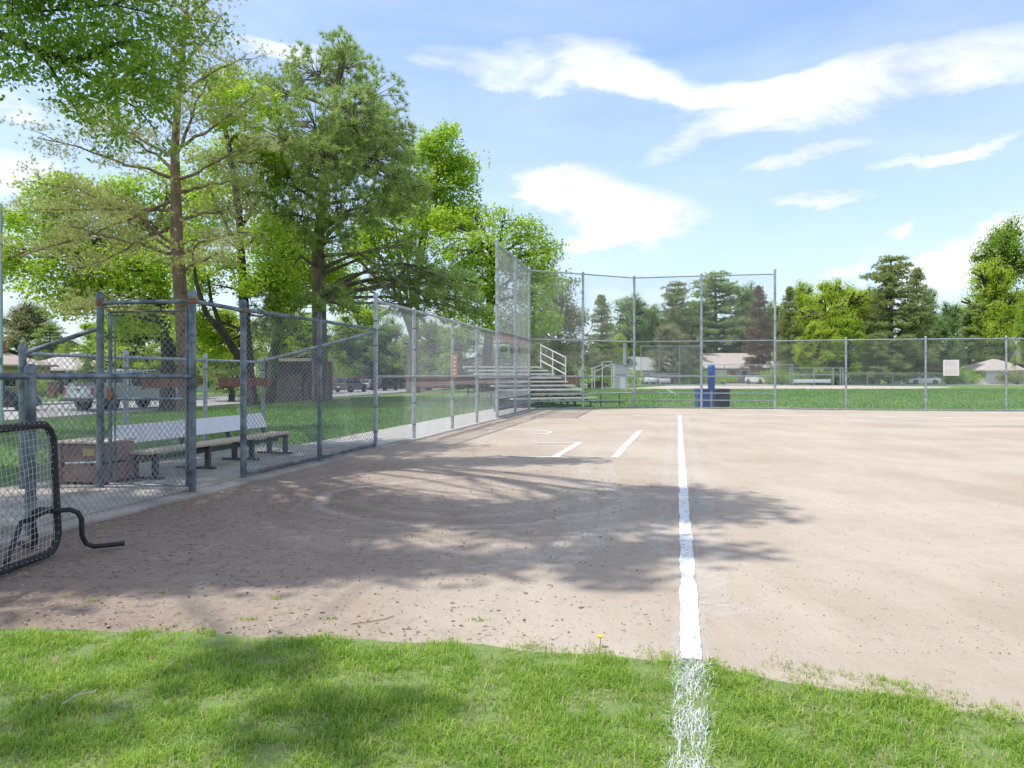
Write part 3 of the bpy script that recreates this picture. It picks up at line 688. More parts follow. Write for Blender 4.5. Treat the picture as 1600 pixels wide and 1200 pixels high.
# low front bar of the stand
fb = thing('pipe_rail', 'low dark pipe rail on short posts in front of the bleachers', 'rail', V3((2.9, 29.0)))
for z in (.55, .22): MB().tube([(0, 0, z), (1.35, .45, z)], .022, 8).build('pipe', STL, fb, smooth=True)
for t in (.35, .9): MB().tube([(1.35*t, .45*t, -.02), (1.35*t, .45*t, .56)], .022, 8).build('short_post', STL, fb, smooth=True)
# blue padded post and bins behind the backstop
BLUE = M('blue_plastic', (.012, .085, .36), (.02, .11, .42), 5, .45); BLK = M('black_plastic', (.018, .015, .02), (.035, .03, .035), 6, .5)
def bin_thing(nm, label, x, w, mat):
    t = thing(nm, label, 'bin', (x, 29.5, 0)); mb = MB()
    mb.prism([(-w/2*.96, .04), (w/2*.96, .04), (w/2, .68), (-w/2, .68)], -.28, .28, 'Y').build('body', mat, t, bevel=.02)
    MB().box((0, 0, .705), (w+.03, .60, .045)).build('lid', mat, t, bevel=.012)
    for sx in (-.4, 0, .4): MB().box((sx*w, -.287, .37), (.03, .02, .52)).build('rib', mat, t)
    for sx in (-1, 1): MB().lathe((sx*w*.4, .2, .06), [(.06, -.025), (.06, .025)], 12, 'X').build('wheel', BLK, t)
    return t
bin_thing('storage_bin', 'blue plastic storage bin at the foot of the blue padded post', XA(1102, 29.5), .68, BLUE)
bin_thing('storage_bin', 'black plastic storage bin right of the blue padded post', XA(1127, 29.5), .52, BLK)
pp = thing('padded_post', 'blue foam padded post standing up from the bins behind the backstop', 'post', (XA(1111.5, 29.05), 29.05, 0))
MB().lathe((0, 0, 0), [(.04, -.05), (.04, 1.55)], 10).build('steel_post', GALV, pp)
MB().lathe((0, 0, 0), [(.10, .66), (.13, .70), (.13, .92), (.145, .95), (.145, 1.52), (.13, 1.60), (.08, 1.64)], 14).build('foam_pad', BLUE, pp, smooth=True)
for z in (.93, 1.22): MB().lathe((0, 0, z), [(.146, -.015), (.149, -.012), (.149, .012), (.146, .015)], 14, caps=False).build('strap', BLUE, pp)

# ------------------------------------------------------------------ second diamond: fences, dugout, booth
FS = dict(s=.16, wr=.0042, r=.045, rr=.035)
fence('chain_link_fence', 'distant tall fence wing of three posts beyond the lawn behind the padded post', [(XA(1002, 99), 99.2), (XA(1030, 99), 99), (XA(1062, 99), 99), (XA(1095, 99), 99)], 5.1, (5.1, 1.3, .1), **FS)
fence('chain_link_fence', 'distant head-high fence behind the blue padded post', [(XA(1095, 99), 99), (XA(1132, 99), 99), (XA(1170, 99), 99), (XA(1205, 99), 99), (XA(1238, 99), 99)], 2.7, (2.7, 1.3), skip_post=(0,), **FS)
fd = thing('dugout', 'distant fenced dugout with white bench across the second diamond', 'dugout', (XA(1238, 99), 99, 0))
for px in (1234, 1272, 1302, 1313, 1317): post(fd, (XA(px, 99.4), 99.4, 0), 2.3, .06, GALV)
for z in (2.28, 1.4): rail(fd, [(XA(1238, 99.4), 99.4, z), (XA(1318, 99.4), 99.4, z)], .04)
fabric(fd, (XA(1238, 99.4), 99.4, 0), (XA(1303, 99.4), 99.4, 0), [(.02, .1), (5.3, .1), (5.3, 2.25), (.02, 2.25)], .16, .0042)
MB().bar((XA(1240, 101), 101, .62), (XA(1298, 101), 101, .62), .06, .42).build('bench_back', BW, fd, world=True)
MB().bar((XA(1240, 100.7), 100.7, .40), (XA(1298, 100.7), 100.7, .40), .35, .05).build('bench_seat', BW, fd, world=True)
for px in (1243, 1269, 1295): MB().box((XA(px, 100.9), 100.9, .2), (.08, .3, .4)).build('bench_leg', STL, fd, world=True)
fence('chain_link_fence', 'distant low chain link fence along the far side of the second diamond', [(XA(p, 99.6), 99.6) for p in (1318, 1355, 1395, 1435, 1474, 1512, 1514)], 1.6, (1.6, .15), **FS)
fence('chain_link_fence', 'distant low fence left of the second diamond behind the backstop', [(XA(p, 96), 96) for p in (985, 1005, 1030, 1062)], 1.5, (1.5, .15), **FS)
# scorer's booth with the pipes of its little stand
BOOTH = M('booth_grey_blue', (.42, .46, .50), (.52, .55, .58), 3, .7)
bo = thing('scorer_booth', 'pale grey scorer booth with sloping roof on the far side of the lawn', 'booth', (XA(969, 73), 73, 0))
MB().prism([(-.62, 0), (.62, 0), (.62, 2.15), (-.62, 2.55)], -.6, .6, 'Y').build('wall', BOOTH, bo)
MB().add([(-.7, -.7, 2.60), (.7, -.7, 2.17), (.7, .7, 2.17), (-.7, .7, 2.60), (-.7, -.7, 2.52), (.7, -.7, 2.09), (.7, .7, 2.09), (-.7, .7, 2.52)], [(0, 1, 2, 3), (7, 6, 5, 4), (0, 4, 5, 1), (1, 5, 6, 2), (2, 6, 7, 3), (3, 7, 4, 0)]).build('roof', GALVD, bo)
MB().box((.12, -.62, .62), (.5, .04, 1.2)).build('door', BW, bo); MB().box((0, -.61, 1.32), (1.0, .05, .1)).build('counter', GALVD, bo)
pf = thing('pipe_frame_stand', 'open white pipe frame standing left of the scorer booth', 'frame', (XA(941, 73), 73, 0))
for px, h in ((925, 1.95), (929, 1.95), (941, 2.6), (956, 2.6), (959, 2.6)): MB().tube([(XA(px, 73)-XA(941, 73), 0, -.05), (XA(px, 73)-XA(941, 73), 0, h)], .05, 8).build('upright', WR, pf)
for a, b in (((925, 1.95), (941, 2.3)), ((941, 2.58), (959, 2.58)), ((941, 2.35), (956, 2.0)), ((925, 1.5), (956, 2.4))): MB().tube([(XA(a[0], 73)-XA(941, 73), 0, a[1]), (XA(b[0], 73)-XA(941, 73), 0, b[1])], .035, 6).build('cross_pipe', WR, pf)
cl = thing('square_column', 'plain pale grey steel column rising behind the scorer booth', 'column', (XA(976, 76), 76, 0))
MB().box((0, 0, 2.2), (.30, .30, 4.4)).build('shaft', GALV, cl, bevel=.02); MB().box((0, 0, 4.43), (.36, .36, .06)).build('cap', GALV, cl); MB().box((0, 0, .02), (.5, .5, .06)).build('base_plate', GALV, cl)
sr = thing('stair_rail', 'stepped white handrails right of the scorer booth', 'rail', (XA(979, 74), 74, 0))
for k in range(3): MB().tube([(0, 0, 2.1-.32*k), (.75, 0, 1.75-.32*k)], .03, 6).build('handrail', WR, sr)
for x in (.02, .73): MB().tube([(x, 0, 0), (x, 0, 2.1-.45*x)], .03, 6).build('rail_post', WR, sr)

# ------------------------------------------------------------------ vehicles (front towards +x)
GLASS = M('dark_car_glass', (.015, .02, .025), (.03, .035, .04), 2, .08, 0, spec=.8); TYRE = M('tyre_rubber', (.012, .012, .012), (.03, .03, .03), 20, .8); RIM = M('wheel_alloy', (.40, .41, .42), (.5, .5, .52), 8, .35, .8)
REDL = M('red_tail_lamp', (.40, .02, .015), (.5, .05, .03), 5, .2); LAMP = M('clear_lamp', (.7, .7, .68), (.6, .6, .6), 5, .15); TRIM = M('black_trim', (.02, .02, .02), (.035, .035, .035), 8, .5)
def paint(name, c): 
    m = M('paint_'+name, c, tuple(k*.93 for k in c), 1.2, .28, .0, spec=.6); m.node_tree.nodes['Principled BSDF'].inputs['Coat Weight'].default_value = .6; return m
def ring(x, w, z0, z1, tw=.94, bw=.93):
    h = w/2; zm = z0+(z1-z0)*.55
    return [(x, -h*bw, z0), (x, -h, z0+(z1-z0)*.22), (x, -h, zm), (x, -h*tw, z1-.03), (x, -h*tw+.05, z1), (x, h*tw-.05, z1), (x, h*tw, z1-.03), (x, h, zm), (x, h, z0+(z1-z0)*.22), (x, h*bw, z0)]
def wheels(t, xs, w, r):
    for x in xs:
        for s in (-1, 1):
            MB().lathe((x, s*(w/2-.06), r+.02), [(r+.07, -.05), (r+.07, .064)], 20, 'Y').build('wheel_arch', TRIM, t)
            wh = MB().lathe((x, s*(w/2-.05), r), [(r*.62, -.11), (r*.94, -.11), (r, -.07), (r, .07), (r*.94, .11), (r*.62, .11)], 20, 'Y').build('wheel', TYRE, t, smooth=True)
            MB().lathe((x, s*(w/2-.05), r), [(r*.61, -.09), (r*.61, .10)], 16, 'Y').build('rim', RIM, wh)
            for k in range(5):
                a = k*1.2566; MB().bar((x, s*(w/2+.053), r), (x+r*.58*math.cos(a), s*(w/2+.053), r+r*.58*math.sin(a)), .02, .05, up=(0, 1, 0)).build('spoke', RIM, wh)
def car(label, loc, phi, kind, pm, group=None):
    t = thing({'sedan': 'parked_sedan', 'suv': 'parked_suv'}[kind], label, 'car', loc, R(90)-phi, group)
    if kind == 'sedan':
        L_, w, belt, roof, r = 4.6, 1.8, .92, 1.43, .32
        st = [(-2.3, w*.80, .42, .80), (-2.2, w*.93, .28, .95), (-1.5, w, .2, .99), (0, w, .2, .95), (1.0, w, .2, .93), (1.7, w*.97, .2, .86), (2.15, w*.9, .25, .76), (2.3, w*.74, .34, .62)]
        gh = [(-1.75, w*.80, .95, .985), (-1.0, w*.86, .95, 1.38), (-.3, w*.86, .95, 1.43), (.25, w*.86, .93, 1.40), (1.15, w*.82, .92, .945)]; rf = (-.95, .25)
    else:
        L_, w, belt, roof, r = 4.7, 1.88, 1.05, 1.72, .37
        st = [(-2.35, w*.86, .45, 1.05), (-2.27, w*.95, .32, 1.1), (-1.5, w, .28, 1.12), (0, w, .28, 1.08), (1.0, w, .28, 1.06), (1.8, w*.97, .28, 1.0), (2.2, w*.92, .32, .88), (2.35, w*.78, .42, .72)]
        gh = [(-2.24, w*.84, 1.08, 1.14), (-1.95, w*.86, 1.08, 1.64), (-1.0, w*.86, 1.08, 1.70), (.3, w*.86, 1.06, 1.66), (1.1, w*.84, 1.05, 1.08)]; rf = (-1.93, .3)
    MB().loft([ring(*s) for s in st]).build('body', pm, t, smooth=True)
    g = MB().loft([ring(x, ww, a, b, .80, 1.0) for x, ww, a, b in gh]).build('windows', GLASS, t, smooth=True)
    MB().loft([[(x, -w*.33, z-.02), (x, -w*.345, z+.005), (x, -w*.28, z+.035), (x, w*.28, z+.035), (x, w*.345, z+.005), (x, w*.33, z-.02)] for x, z in ((rf[0], gh[1][3]), (gh[2][0], gh[2][3]), (rf[1], gh[3][3]))]).build('roof', pm, t, smooth=True)
    for s in (-1, 1):
        for (x0, z0, x1, z1) in ((gh[4][0], gh[4][2]+.01, rf[1], gh[3][3]), (gh[0][0], gh[0][3], rf[0], gh[1][3]), (-.35, belt, -.32, gh[2][3])):
            MB().bar((x0, s*w*.42, z0), (x1, s*w*.345, z1), .05, .06, up=(0, 1, 0)).build('pillar', pm, t)
        MB().box((gh[4][0]-.3, s*(w/2+.07), belt+.07), (.12, .16, .12)).build('mirror', pm, t, bevel=.02)
        for x in (-.55, .45): MB().box((x, s*(w/2+.006), belt-.18), (.16, .02, .025)).build('door_handle', TRIM, t)
        MB().box((st[0][0]+.03, s*w*.33, st[0][3]-.08), (.10, w*.16, .14)).build('tail_lamp', REDL, t, bevel=.01)
        MB().box((st[-1][0]-.08, s*w*.31, st[-1][3]+.0), (.14, w*.16, .12)).build('headlight', LAMP, t, bevel=.01)
    MB().box((st[0][0]-.01, 0, .62), (.03, .5, .13)).build('number_plate', WHITE, t)
    MB().box((st[0][0]+.04, 0, .42), (.10, w*.86, .14)).build('bumper', TRIM, t, bevel=.02)
    wheels(t, (-L_*.295, L_*.30), w, r); return t
def pickup(label, loc, phi, pm):
    t = thing('pickup_truck', label, 'truck', loc, R(90)-phi); w = 1.95
    MB().loft([ring(x, ww, a, b) for x, ww, a, b in ((-.55, w, .48, 1.14), (.2, w, .45, 1.14), (1.2, w, .45, 1.12), (2.0, w*.98, .46, 1.08), (2.55, w*.95, .48, 1.02), (2.7, w*.86, .55, .92))]).build('body', pm, t, smooth=True)
    for s in (-1, 1):
        MB().box((-1.65, s*(w/2-.05), .86), (2.16, .10, .60)).build('bed_side', pm, t, bevel=.02)
        MB().box((-1.65, s*(w/2-.16), 1.22), (1.7, .34, .16)).build('tool_box', WHITE, t, bevel=.01)
    MB().box((-1.65, 0, .60), (2.16, w-.2, .08)).build('bed_floor', TRIM, t)
    MB().box((-2.74, 0, .87), (.06, w-.06, .56)).build('tailgate', pm, t, bevel=.015)
    MB().box((-2.78, 0, 1.0), (.02, .3, .06)).build('tailgate_handle', TRIM, t)
    MB().box((-2.86, 0, .52), (.20, w, .16)).build('rear_bumper', STL, t, bevel=.02); MB().box((2.74, 0, .56), (.16, w*.92, .2)).build('front_bumper', STL, t, bevel=.02)
    MB().loft([ring(x, ww, a, b, .82, 1) for x, ww, a, b in ((-.53, w*.86, 1.12, 1.75), (-.35, w*.87, 1.12, 1.80), (.5, w*.87, 1.12, 1.80), (1.45, w*.84, 1.1, 1.13))]).build('cab_windows', GLASS, t, smooth=True)
    MB().loft([[(x, -w*.36, z-.02), (x, -w*.35, z+.03), (x, w*.35, z+.03), (x, w*.36, z-.02)] for x, z in ((-.5, 1.77), (-.3, 1.82), (.5, 1.82), (.62, 1.74))]).build('cab_roof', pm, t, smooth=True)
    for s in (-1, 1):
        for (x0, z0, x1, z1) in ((1.42, 1.12, .52, 1.80), (-.52, 1.12, -.50, 1.78), (.28, 1.12, .28, 1.80)): MB().bar((x0, s*w*.43, z0), (x1, s*w*.365, z1), .06, .07, up=(0, 1, 0)).build('pillar', pm, t)
        MB().box((1.05, s*(w/2+.12), 1.2), (.12, .22, .22)).build('mirror', TRIM, t, bevel=.02)
        MB().box((.05, s*(w/2+.008), 1.0), (.18, .02, .035)).build('door_handle', TRIM, t)
        MB().box((-2.755, s*(w/2-.09), .92), (.05, .14, .36)).build('tail_lamp', REDL, t); MB().box((2.66, s*.72, .86), (.1, .34, .16)).build('headlight', LAMP, t)
        for x in (-2.6, -.75): MB().box((x, s*(w/2-.08), 1.5), (.05, .05, .62)).build('rack_post', STL, t)
        MB().tube([(-2.65, s*(w/2-.08), 1.82), (.9, s*(w/2-.12), 1.92)], .03, 8).build('rack_rail', WHITE, t)
    for x in (-2.6, -1.6, -.75): MB().tube([(x, -w/2+.08, 1.83), (x, w/2-.08, 1.83)], .025, 8).build('rack_bar', STL, t)
    MB().box((-.1, 0, 1.92), (.22, 1.1, .12)).build('light_bar', LAMP, t, bevel=.02); MB().box((-2.775, 0, .72), (.02, .32, .16)).build('number_plate', WHITE, t)
    wheels(t, (-1.75, 1.75), w, .39); return t
RZ = -.672
def on_road(px, Y, z=RZ): return (XA(px, Y), Y, z)
SILV = paint('silver_green', (.56, .61, .61)); PW = paint('white', (.72, .72, .71)); PD = paint('charcoal', (.028, .032, .04)); PG = paint('grey', (.14, .15, .165)); PS = paint('silver', (.45, .46, .48)); PB = paint('navy', (.02, .028, .045))
pickup('silver utility pickup truck with rack and tool boxes in the street behind the dugout', on_road(200, 44.5), R(22), SILV).scale = (1.16, 1.16, 1.16)
car('dark sedan cut off by the left edge of the picture beyond the fence', on_road(-12, 41.5), R(60), 'sedan', PD)
car('grey hatchback parked nearest the tan board fence across the street', on_road(548, 92), R(24), 'suv', PG)
car('dark blue parked car seen beside the tall fence end post', on_road(601, 102), R(20), 'suv', PB)
car('white car parked between the two dark cars across the street', on_road(577, 108), R(15), 'sedan', PW)
car('white van-like car on the driveway of the grey roofed house', (XA(1008, 116), 116, .012), R(168), 'suv', PW)
car('silver car parked right of the white one on the driveway', (XA(1032, 114.5), 114.5, .012), R(172), 'sedan', PS)
car('white car on the drive behind the blue padded post', (XA(1186, 118), 118, .012), R(160), 'suv', PW)
car('white sedan parked side on beyond the far low fence', (XA(1441, 108.5), 108.5, .008), R(-90), 'sedan', PW)

# ------------------------------------------------------------------ houses
ROOFT = M('tan_shingle_roof', (.34, .27, .22), (.44, .36, .30), 3, .9, 0, .5, 12); ROOFG = M('grey_shingle_roof', (.30, .30, .31), (.40, .40, .41), 3, .9, 0, .5, 12); ROOFP = M('pale_shingle_roof', (.42, .36, .33), (.52, .46, .42), 3, .9, 0, .5, 12)
BEIGE = M('beige_stucco', (.45, .34, .25), (.52, .41, .31), 2, .9); ORNG = M('orange_brick', (.34, .16, .09), (.42, .22, .13), 9, .9); WALLW = M('white_siding', (.60, .60, .60), (.68, .68, .67), 2, .8); GREYW = M('grey_siding', (.28, .27, .26), (.34, .33, .32), 2, .85); WIN = M('window_glass', (.03, .035, .04), (.06, .07, .08), 2, .1); RBR = M('red_brick', (.26, .09, .06), (.34, .14, .10), 12, .9)
def house(label, loc, rz, w, d, h, rh, wall, roof, gable=True, wins=3, garage=0, chimney=True, door=True):
    t = thing('house', label, 'house', loc, rz)
    wl = MB().box((0, 0, h/2-.2), (w, d, h+.4)).build('wall', wall, t); o = .5
    if gable:
        rf = MB().prism([(-d/2-o, h-.15), (d/2+o, h-.15), (d/2+o, h), (0, h+rh+.12), (-d/2-o, h)], -w/2-o, w/2+o, 'X').build('roof', roof, t)
        for s in (-1, 1): MB().prism([(-d/2, h), (d/2, h), (0, h+rh-.1)], s*w/2-.02, s*w/2+.02, 'X').build('gable_wall', wall, t)
    else:
        a, b = w/2+o, d/2+o; k = max(0, w/2-d/2)
        rf = MB().add([(-a, -b, h-.12), (a, -b, h-.12), (a, b, h-.12), (-a, b, h-.12), (-a, -b, h+.05), (a, -b, h+.05), (a, b, h+.05), (-a, b, h+.05), (-k-.01, 0, h+rh), (k+.01, 0, h+rh)],
                      [(3, 2, 1, 0), (0, 1, 5, 4), (1, 2, 6, 5), (2, 3, 7, 6), (3, 0, 4, 7), (4, 5, 9, 8), (6, 7, 8, 9), (5, 6, 9), (7, 4, 8)]).build('roof', roof, t)
    if chimney: MB().box((w*.22, d*.12, h+rh*.9), (.8, .6, 1.5)).build('chimney', RBR, rf)
    MB().box((0, -d/2-o-.04, h-.06), (w+2*o, .10, .14)).build('gutter', WHITE, t)
    x = -w/2+.6
    for g in range(garage):
        gd = MB().box((x+1.35, -d/2-.03, 1.05), (2.6, .08, 2.1)).build('garage_door', WHITE, t)
        for k in range(4): MB().box((x+1.35, -d/2-.075, .3+.5*k), (2.5, .02, .42)).build('door_panel', WALLW, gd)
        MB().box((x+1.35, -d/2-.035, 2.16), (2.9, .10, .12)).build('door_lintel', WHITE, t); x += 3.1
    if door:
        dd = MB().box((x+.6, -d/2-.03, 1.05), (.95, .08, 2.1)).build('door', REDWOOD, t); MB().box((x+.95, -d/2-.09, 1.0), (.06, .06, .06)).build('handle', GALV, dd); x += 1.6
    n = wins; sp_ = max(1.2, (w/2-x-.3)/max(1, n))
    for k in range(n):
        xx = x+sp_*(k+.5)
        if xx > w/2-.5: break
        wn = MB().box((xx, -d/2-.02, 1.5), (min(1.4, sp_*.75), .06, 1.1)).build('window', WIN, t)
        for dz in (-.58, .58): MB().box((xx, -d/2-.045, 1.5+dz), (min(1.4, sp_*.75)+.14, .08, .07)).build('frame', WHITE, wn)
        for dx_ in (-.5, .5): MB().box((xx+dx_*(min(1.4, sp_*.75)+.07), -d/2-.045, 1.5), (.07, .08, 1.1)).build('frame', WHITE, wn)
    for sgn in (1, -1):
        wn = MB().box((sgn*(w/2+.02), 0, 1.5), (.06, 1.3, 1.1)).build('window', WIN, t)
        for dz in (-.58, .58): MB().box((sgn*(w/2+.045), 0, 1.5+dz), (.08, 1.44, .07)).build('frame', WHITE, wn)
    return t
house('beige stucco house with tan roof at the far left edge', (XA(-40, 72), 72, -.68), R(-25), 10, 8, 2.9, 1.7, BEIGE, ROOFT, False)
house('low house with pale hip roof and orange brick front left of the truck', (XA(128, 84), 84, -.68), R(-20), 9.5, 8, 2.6, 2.0, ORNG, ROOFP, False, 2, 1)
house('white sided house half hidden behind trees above the pickup truck', (XA(250, 96), 96, -.68), R(-15), 11, 8, 2.8, 2.2, WALLW, ROOFG, True, 4)
house('white walled house across the street behind the dark parked cars', (XA(632, 128), 128, -.68), R(-12), 12, 9, 2.8, 2.0, WALLW, ROOFG, True, 2, 2)
house('grey roofed house with beige front at the end of the white car driveway', (XA(1008, 124), 124, 0), 0, 8.5, 7, 2.2, 2.0, BEIGE, ROOFG, True, 1, 2, False)
house('pale gabled house behind the driveway right of the blue padded post', (XA(1150, 130), 130, 0), 0, 12, 8, 2.6, 2.4, GREYW, ROOFP, True, 3, 1)
house('grey house mostly hidden by the yellow green tree beyond the far dugout', (XA(1300, 132), 132, 0), 0, 13, 8, 2.7, 2.2, GREYW, ROOFG, True, 4)
house('white double garage house with pale roof at the right behind the lawn', (XA(1553, 120), 120, 0), R(4), 7.6, 7, 2.1, 1.8, WALLW, ROOFP, False, 0, 2, False, False)
house('white house cut off by the right edge beyond the lawn', (XA(1640, 122), 122, 0), R(4), 9, 8, 3.4, 2.3, WALLW, ROOFG, True, 3)
# small dark shed in the park
sh = thing('park_shed', 'dark weathered timber shed with pale roof edge behind the dugout', 'shed', (XA(462, 47), 47.5, -.45), R(-14))
SHW = M('dark_shed_board', (.075, .065, .065), (.14, .12, .115), 5, .9, 0, .4, 20, stretch=(4, 4, .6))
MB().box((0, 0, 1.2), (3.10, 3.0, 2.7)).build('frame', SHW, sh)
for k in range(16):
    for sy in (-1.52, 1.52): MB().box((-1.46+.195*k, sy, 1.2), (.175, .035, 2.7)).build('board', SHW, sh)
for k in range(15):
    for sx in (-1.57, 1.57): MB().box((sx, -1.37+.195*k, 1.2), (.035, .175, 2.7)).build('board', SHW, sh)
MB().box((0, 0, 2.66), (3.5, 3.4, .12)).build('roof', ROOFP, sh); MB().box((0, -1.72, 2.62), (3.52, .04, .16)).build('fascia', PLANK, sh)
dr = MB().box((.7, -1.56, .95), (.95, .05, 2.0)).build('door', SHW, sh); MB().box((1.05, -1.6, .95), (.05, .05, .14)).build('handle', GALV, dr)
# board fences beyond the street
def board_fence(label, a, b, h, mat, z):
    a, b = Vector(a), Vector(b); t = thing('board_fence', label, 'fence', (a.x, a.y, z)); d = b-a; L_ = d.length; n = int(L_/.9)
    me = None; rz = math.atan2(d.y, d.x)
    for i in range(n):
        p = d*((i+.5)/n)
        if me is None:
            o = MB().box((0, 0, h/2), (.88, .03, h)).build('board', mat, t); me = o.data
        else: o = link('board', me, None, t)
        o.location = (p.x, p.y, 0); o.rotation_euler = (0, 0, rz)
    for zz in (.4, h-.3): MB().bar((0, .05, zz), (d.x, d.y+.05, zz), .06, .09).build('rail', mat, t)
TANF = M('tan_fence_board', (.40, .24, .14), (.50, .32, .20), 5, .85); REDF = M('red_fence_board', (.23, .10, .075), (.30, .15, .11), 5, .85)
board_fence('tan board fence along the far pavement behind the parked hatchback', (XA(470, 100), 100), (XA(578, 118), 118), 2.0, TANF, -.68)
board_fence('red brown board fence beyond the lawn between street and bleachers', (XA(655, 96), 96), (XA(905, 92), 92), 1.6, REDF, -.3)
board_fence('dark brown board fence in front of the houses at the left', (XA(-60, 66), 66), (XA(100, 80), 80), 1.5, REDWOOD, -.68)
br = thing('brick_pillar', 'red brick gate pillar on the far pavement left of the truck', 'pillar', (XA(82, 66), 66, -.68)); MB().box((0, 0, .7), (.55, .55, 1.4)).build('shaft', RBR, br); MB().box((0, 0, 1.44), (.7, .7, .1)).build('cap', CONC, br)
# street lamp with a green street name plate at the left edge
ST = M('lamp_post_steel', (.30, .38, .42), (.38, .46, .5), 6, .5, .3); GRN = M('green_sign', (.01, .17, .11), (.015, .2, .13), 6, .5)
sl = thing('street_lamp', 'grey blue street lamp post with a green plate at the left edge', 'street lamp', (XA(1.5, 30), 30, -.55))
MB().lathe((0, 0, 0), [(.12, -.1), (.12, .12), (.075, .3), (.055, 8.5)], 12).build('pole', ST, sl, smooth=True); MB().tube([(0, 0, 8.4), (-.3, -.2, 8.8), (-1.8, -.6, 9.0)], .04, 8).build('arm', ST, sl, smooth=True)
MB().box((-2.0, -.65, 8.98), (.6, .25, .12)).build('lamp_head', ST, sl, bevel=.03); MB().box((.03, -.09, 2.35), (.10, .01, .28)).build('street_plate', GRN, sl)

# ------------------------------------------------------------------ trees
def unit(rng, n):
    v = rng.normal(size=(n, 3)); return v/np.linalg.norm(v, axis=1)[:, None]
def leaf_faces(C, size, rng, up=.5, out=None, aspect=.55):
    n = len(C); nr = unit(rng, n); nr[:, 2] += up
    if out is not None: nr += out*.5
    nr /= np.linalg.norm(nr, axis=1)[:, None]
    t = np.cross(nr, unit(rng, n)); t /= np.linalg.norm(t, axis=1)[:, None]; b = np.cross(nr, t)
    s = (size*rng.uniform(.6, 1.3, n))[:, None]
    V = np.stack([C-t*s*.5, C+b*s*aspect*.5-nr*s*.08, C+t*s*.5, C-b*s*aspect*.5-nr*s*.08], 1)
    return V.reshape(-1, 3), np.arange(n*4).reshape(-1, 4)
def needle_faces(C, D, per, length, width, rng):
    n = len(C); d = np.repeat(D, per, 0)*.75+unit(rng, n*per); d /= np.linalg.norm(d, axis=1)[:, None]
    c = np.repeat(C, per, 0); l = (length*rng.uniform(.6, 1.15, n*per))[:, None]
    s = np.cross(d, unit(rng, n*per)); s /= np.linalg.norm(s, axis=1)[:, None]
    V = np.stack([c-s*width*.5, c+s*width*.5, c+d*l], 1); return V.reshape(-1, 3), np.arange(n*per*3).reshape(-1, 3)
def curve(a, b, rng, sag=.12, n=5):
    a, b = Vector(a), Vector(b); L_ = (b-a).length; w = Vector(rng.normal(size=3))*L_*sag*.6
    return [a.lerp(b, t)+w*math.sin(math.pi*t)+Vector((0, 0, L_*sag*.5*math.sin(math.pi*t))) for t in np.linspace(0, 1, n)]
def taper(r0, r1, n): return [r0+(r1-r0)*(i/(n-1))**.8 for i in range(n)]
def lobes_px(lst, Y, rng, dz=1.0, spread=1.0):
    """crown masses given as (px, py, radius px[, depth offset]) at depth Y; they keep a real depth of their own"""
    o = []
    for q in lst:
        y = Y+(q[3] if len(q) > 3 else rng.uniform(-1, 1)*spread); p = PX(q[0], q[1], y); r = q[2]/F*y
        o.append((np.array(p), np.array((r, r*1.0, r*.82*dz))))
    return o
def sample_clusters(lobes, n, rng, inner=.45, flat=False):
    w = np.array([l[1][0]*(l[1][1]+.12) if flat else l[1][0]*l[1][2] for l in lobes]); w /= w.sum(); k = rng.choice(len(lobes), n, p=w)
    c = np.array([lobes[i][0] for i in k]); r = np.array([lobes[i][1] for i in k]); d = unit(rng, n)
    f = inner+(1-inner)*rng.uniform(0, 1, n)**.6
    return c+d*r*f[:, None], d, k
def broadleaf(name, label, base, trunk, lobes, seed, bark, leafm, n_cl=220, per=90, cr=.55, ls=.16, tr=.3, extra=(), limb_from=.45, group=None, twig=.5, low=True, up=.9, flat=False):
    rng = np.random.default_rng(seed); base = Vector(base)
    t = thing(name, label, 'tree', base, group=group); off = np.array(base)
    mb = MB(); tp = [Vector(p) for p in trunk]; n = len(tp)
    mb.tube(tp, [tr*1.35]+taper(tr, tr*.35, n-1) if n > 2 else taper(tr, tr*.4, n), 10)
    for pts, r0, r1 in extra: mb.tube([Vector(p) for p in pts], taper(r0, r1, len(pts)), 8)
    C, D, k = sample_clusters(lobes, n_cl, rng, .1 if flat else .45, flat)
    for i, (c, r) in enumerate(lobes):
        # nearest point on the upper trunk, below the lobe
        cand = [tp[j].lerp(tp[j+1], s) for j in range(n-1) for s in (0, .33, .66)]+[tp[-1]]
        cand = cand[int(len(cand)*limb_from):]
        q = min(cand, key=lambda p: (p-Vector(c)).length+max(0, p.z-c[2]+.2*(Vector(c)-p).xy.length)*1.5)
        cv = curve(q, Vector(c), rng, .14, 6); rr = max(.03, tr*.42*min(1, (r[0]/1.5)))
        mb.tube(cv, taper(rr, rr*.3, 6), 6, cap=False)
        for j in np.where(k == i)[0]:
            if rng.random() > twig: continue
            s = cv[rng.integers(2, 6)]; mb.tube(curve(s, Vector(C[j]), rng, .12, 4), taper(rr*.32, .008, 4), 4, cap=False)
    mb.v = [tuple(np.array(v)-off) for v in mb.v]
    mb.build('trunk', bark, t, smooth=True)
    pc = np.repeat(C, per, 0)+np.clip(rng.normal(size=(n_cl*per, 3)), -1.45, 1.45)*np.array([cr, cr, cr*.6])*np.repeat(rng.uniform(.6, 1.25, n_cl), per)[:, None]
    V, Fq = leaf_faces(pc-off, ls, rng, up, np.repeat(D, per, 0)); link('crown', np_mesh('crown', V, Fq), leafm, t)
    return t
def pine_crown(lobes, n_t, rng, per=14, ln=.24, wd=.022, clump=4, cr=.28, upb=.45, inner=.4):
    C, D, k = sample_clusters(lobes, n_t, rng, inner)
    cc = np.repeat(C, clump, 0)+rng.normal(size=(n_t*clump, 3))*cr; dd = np.repeat(D, clump, 0)*.6; dd[:, 2] += upb
    V, Fc = needle_faces(cc, dd, per, ln, wd, rng); return V, Fc, C, k

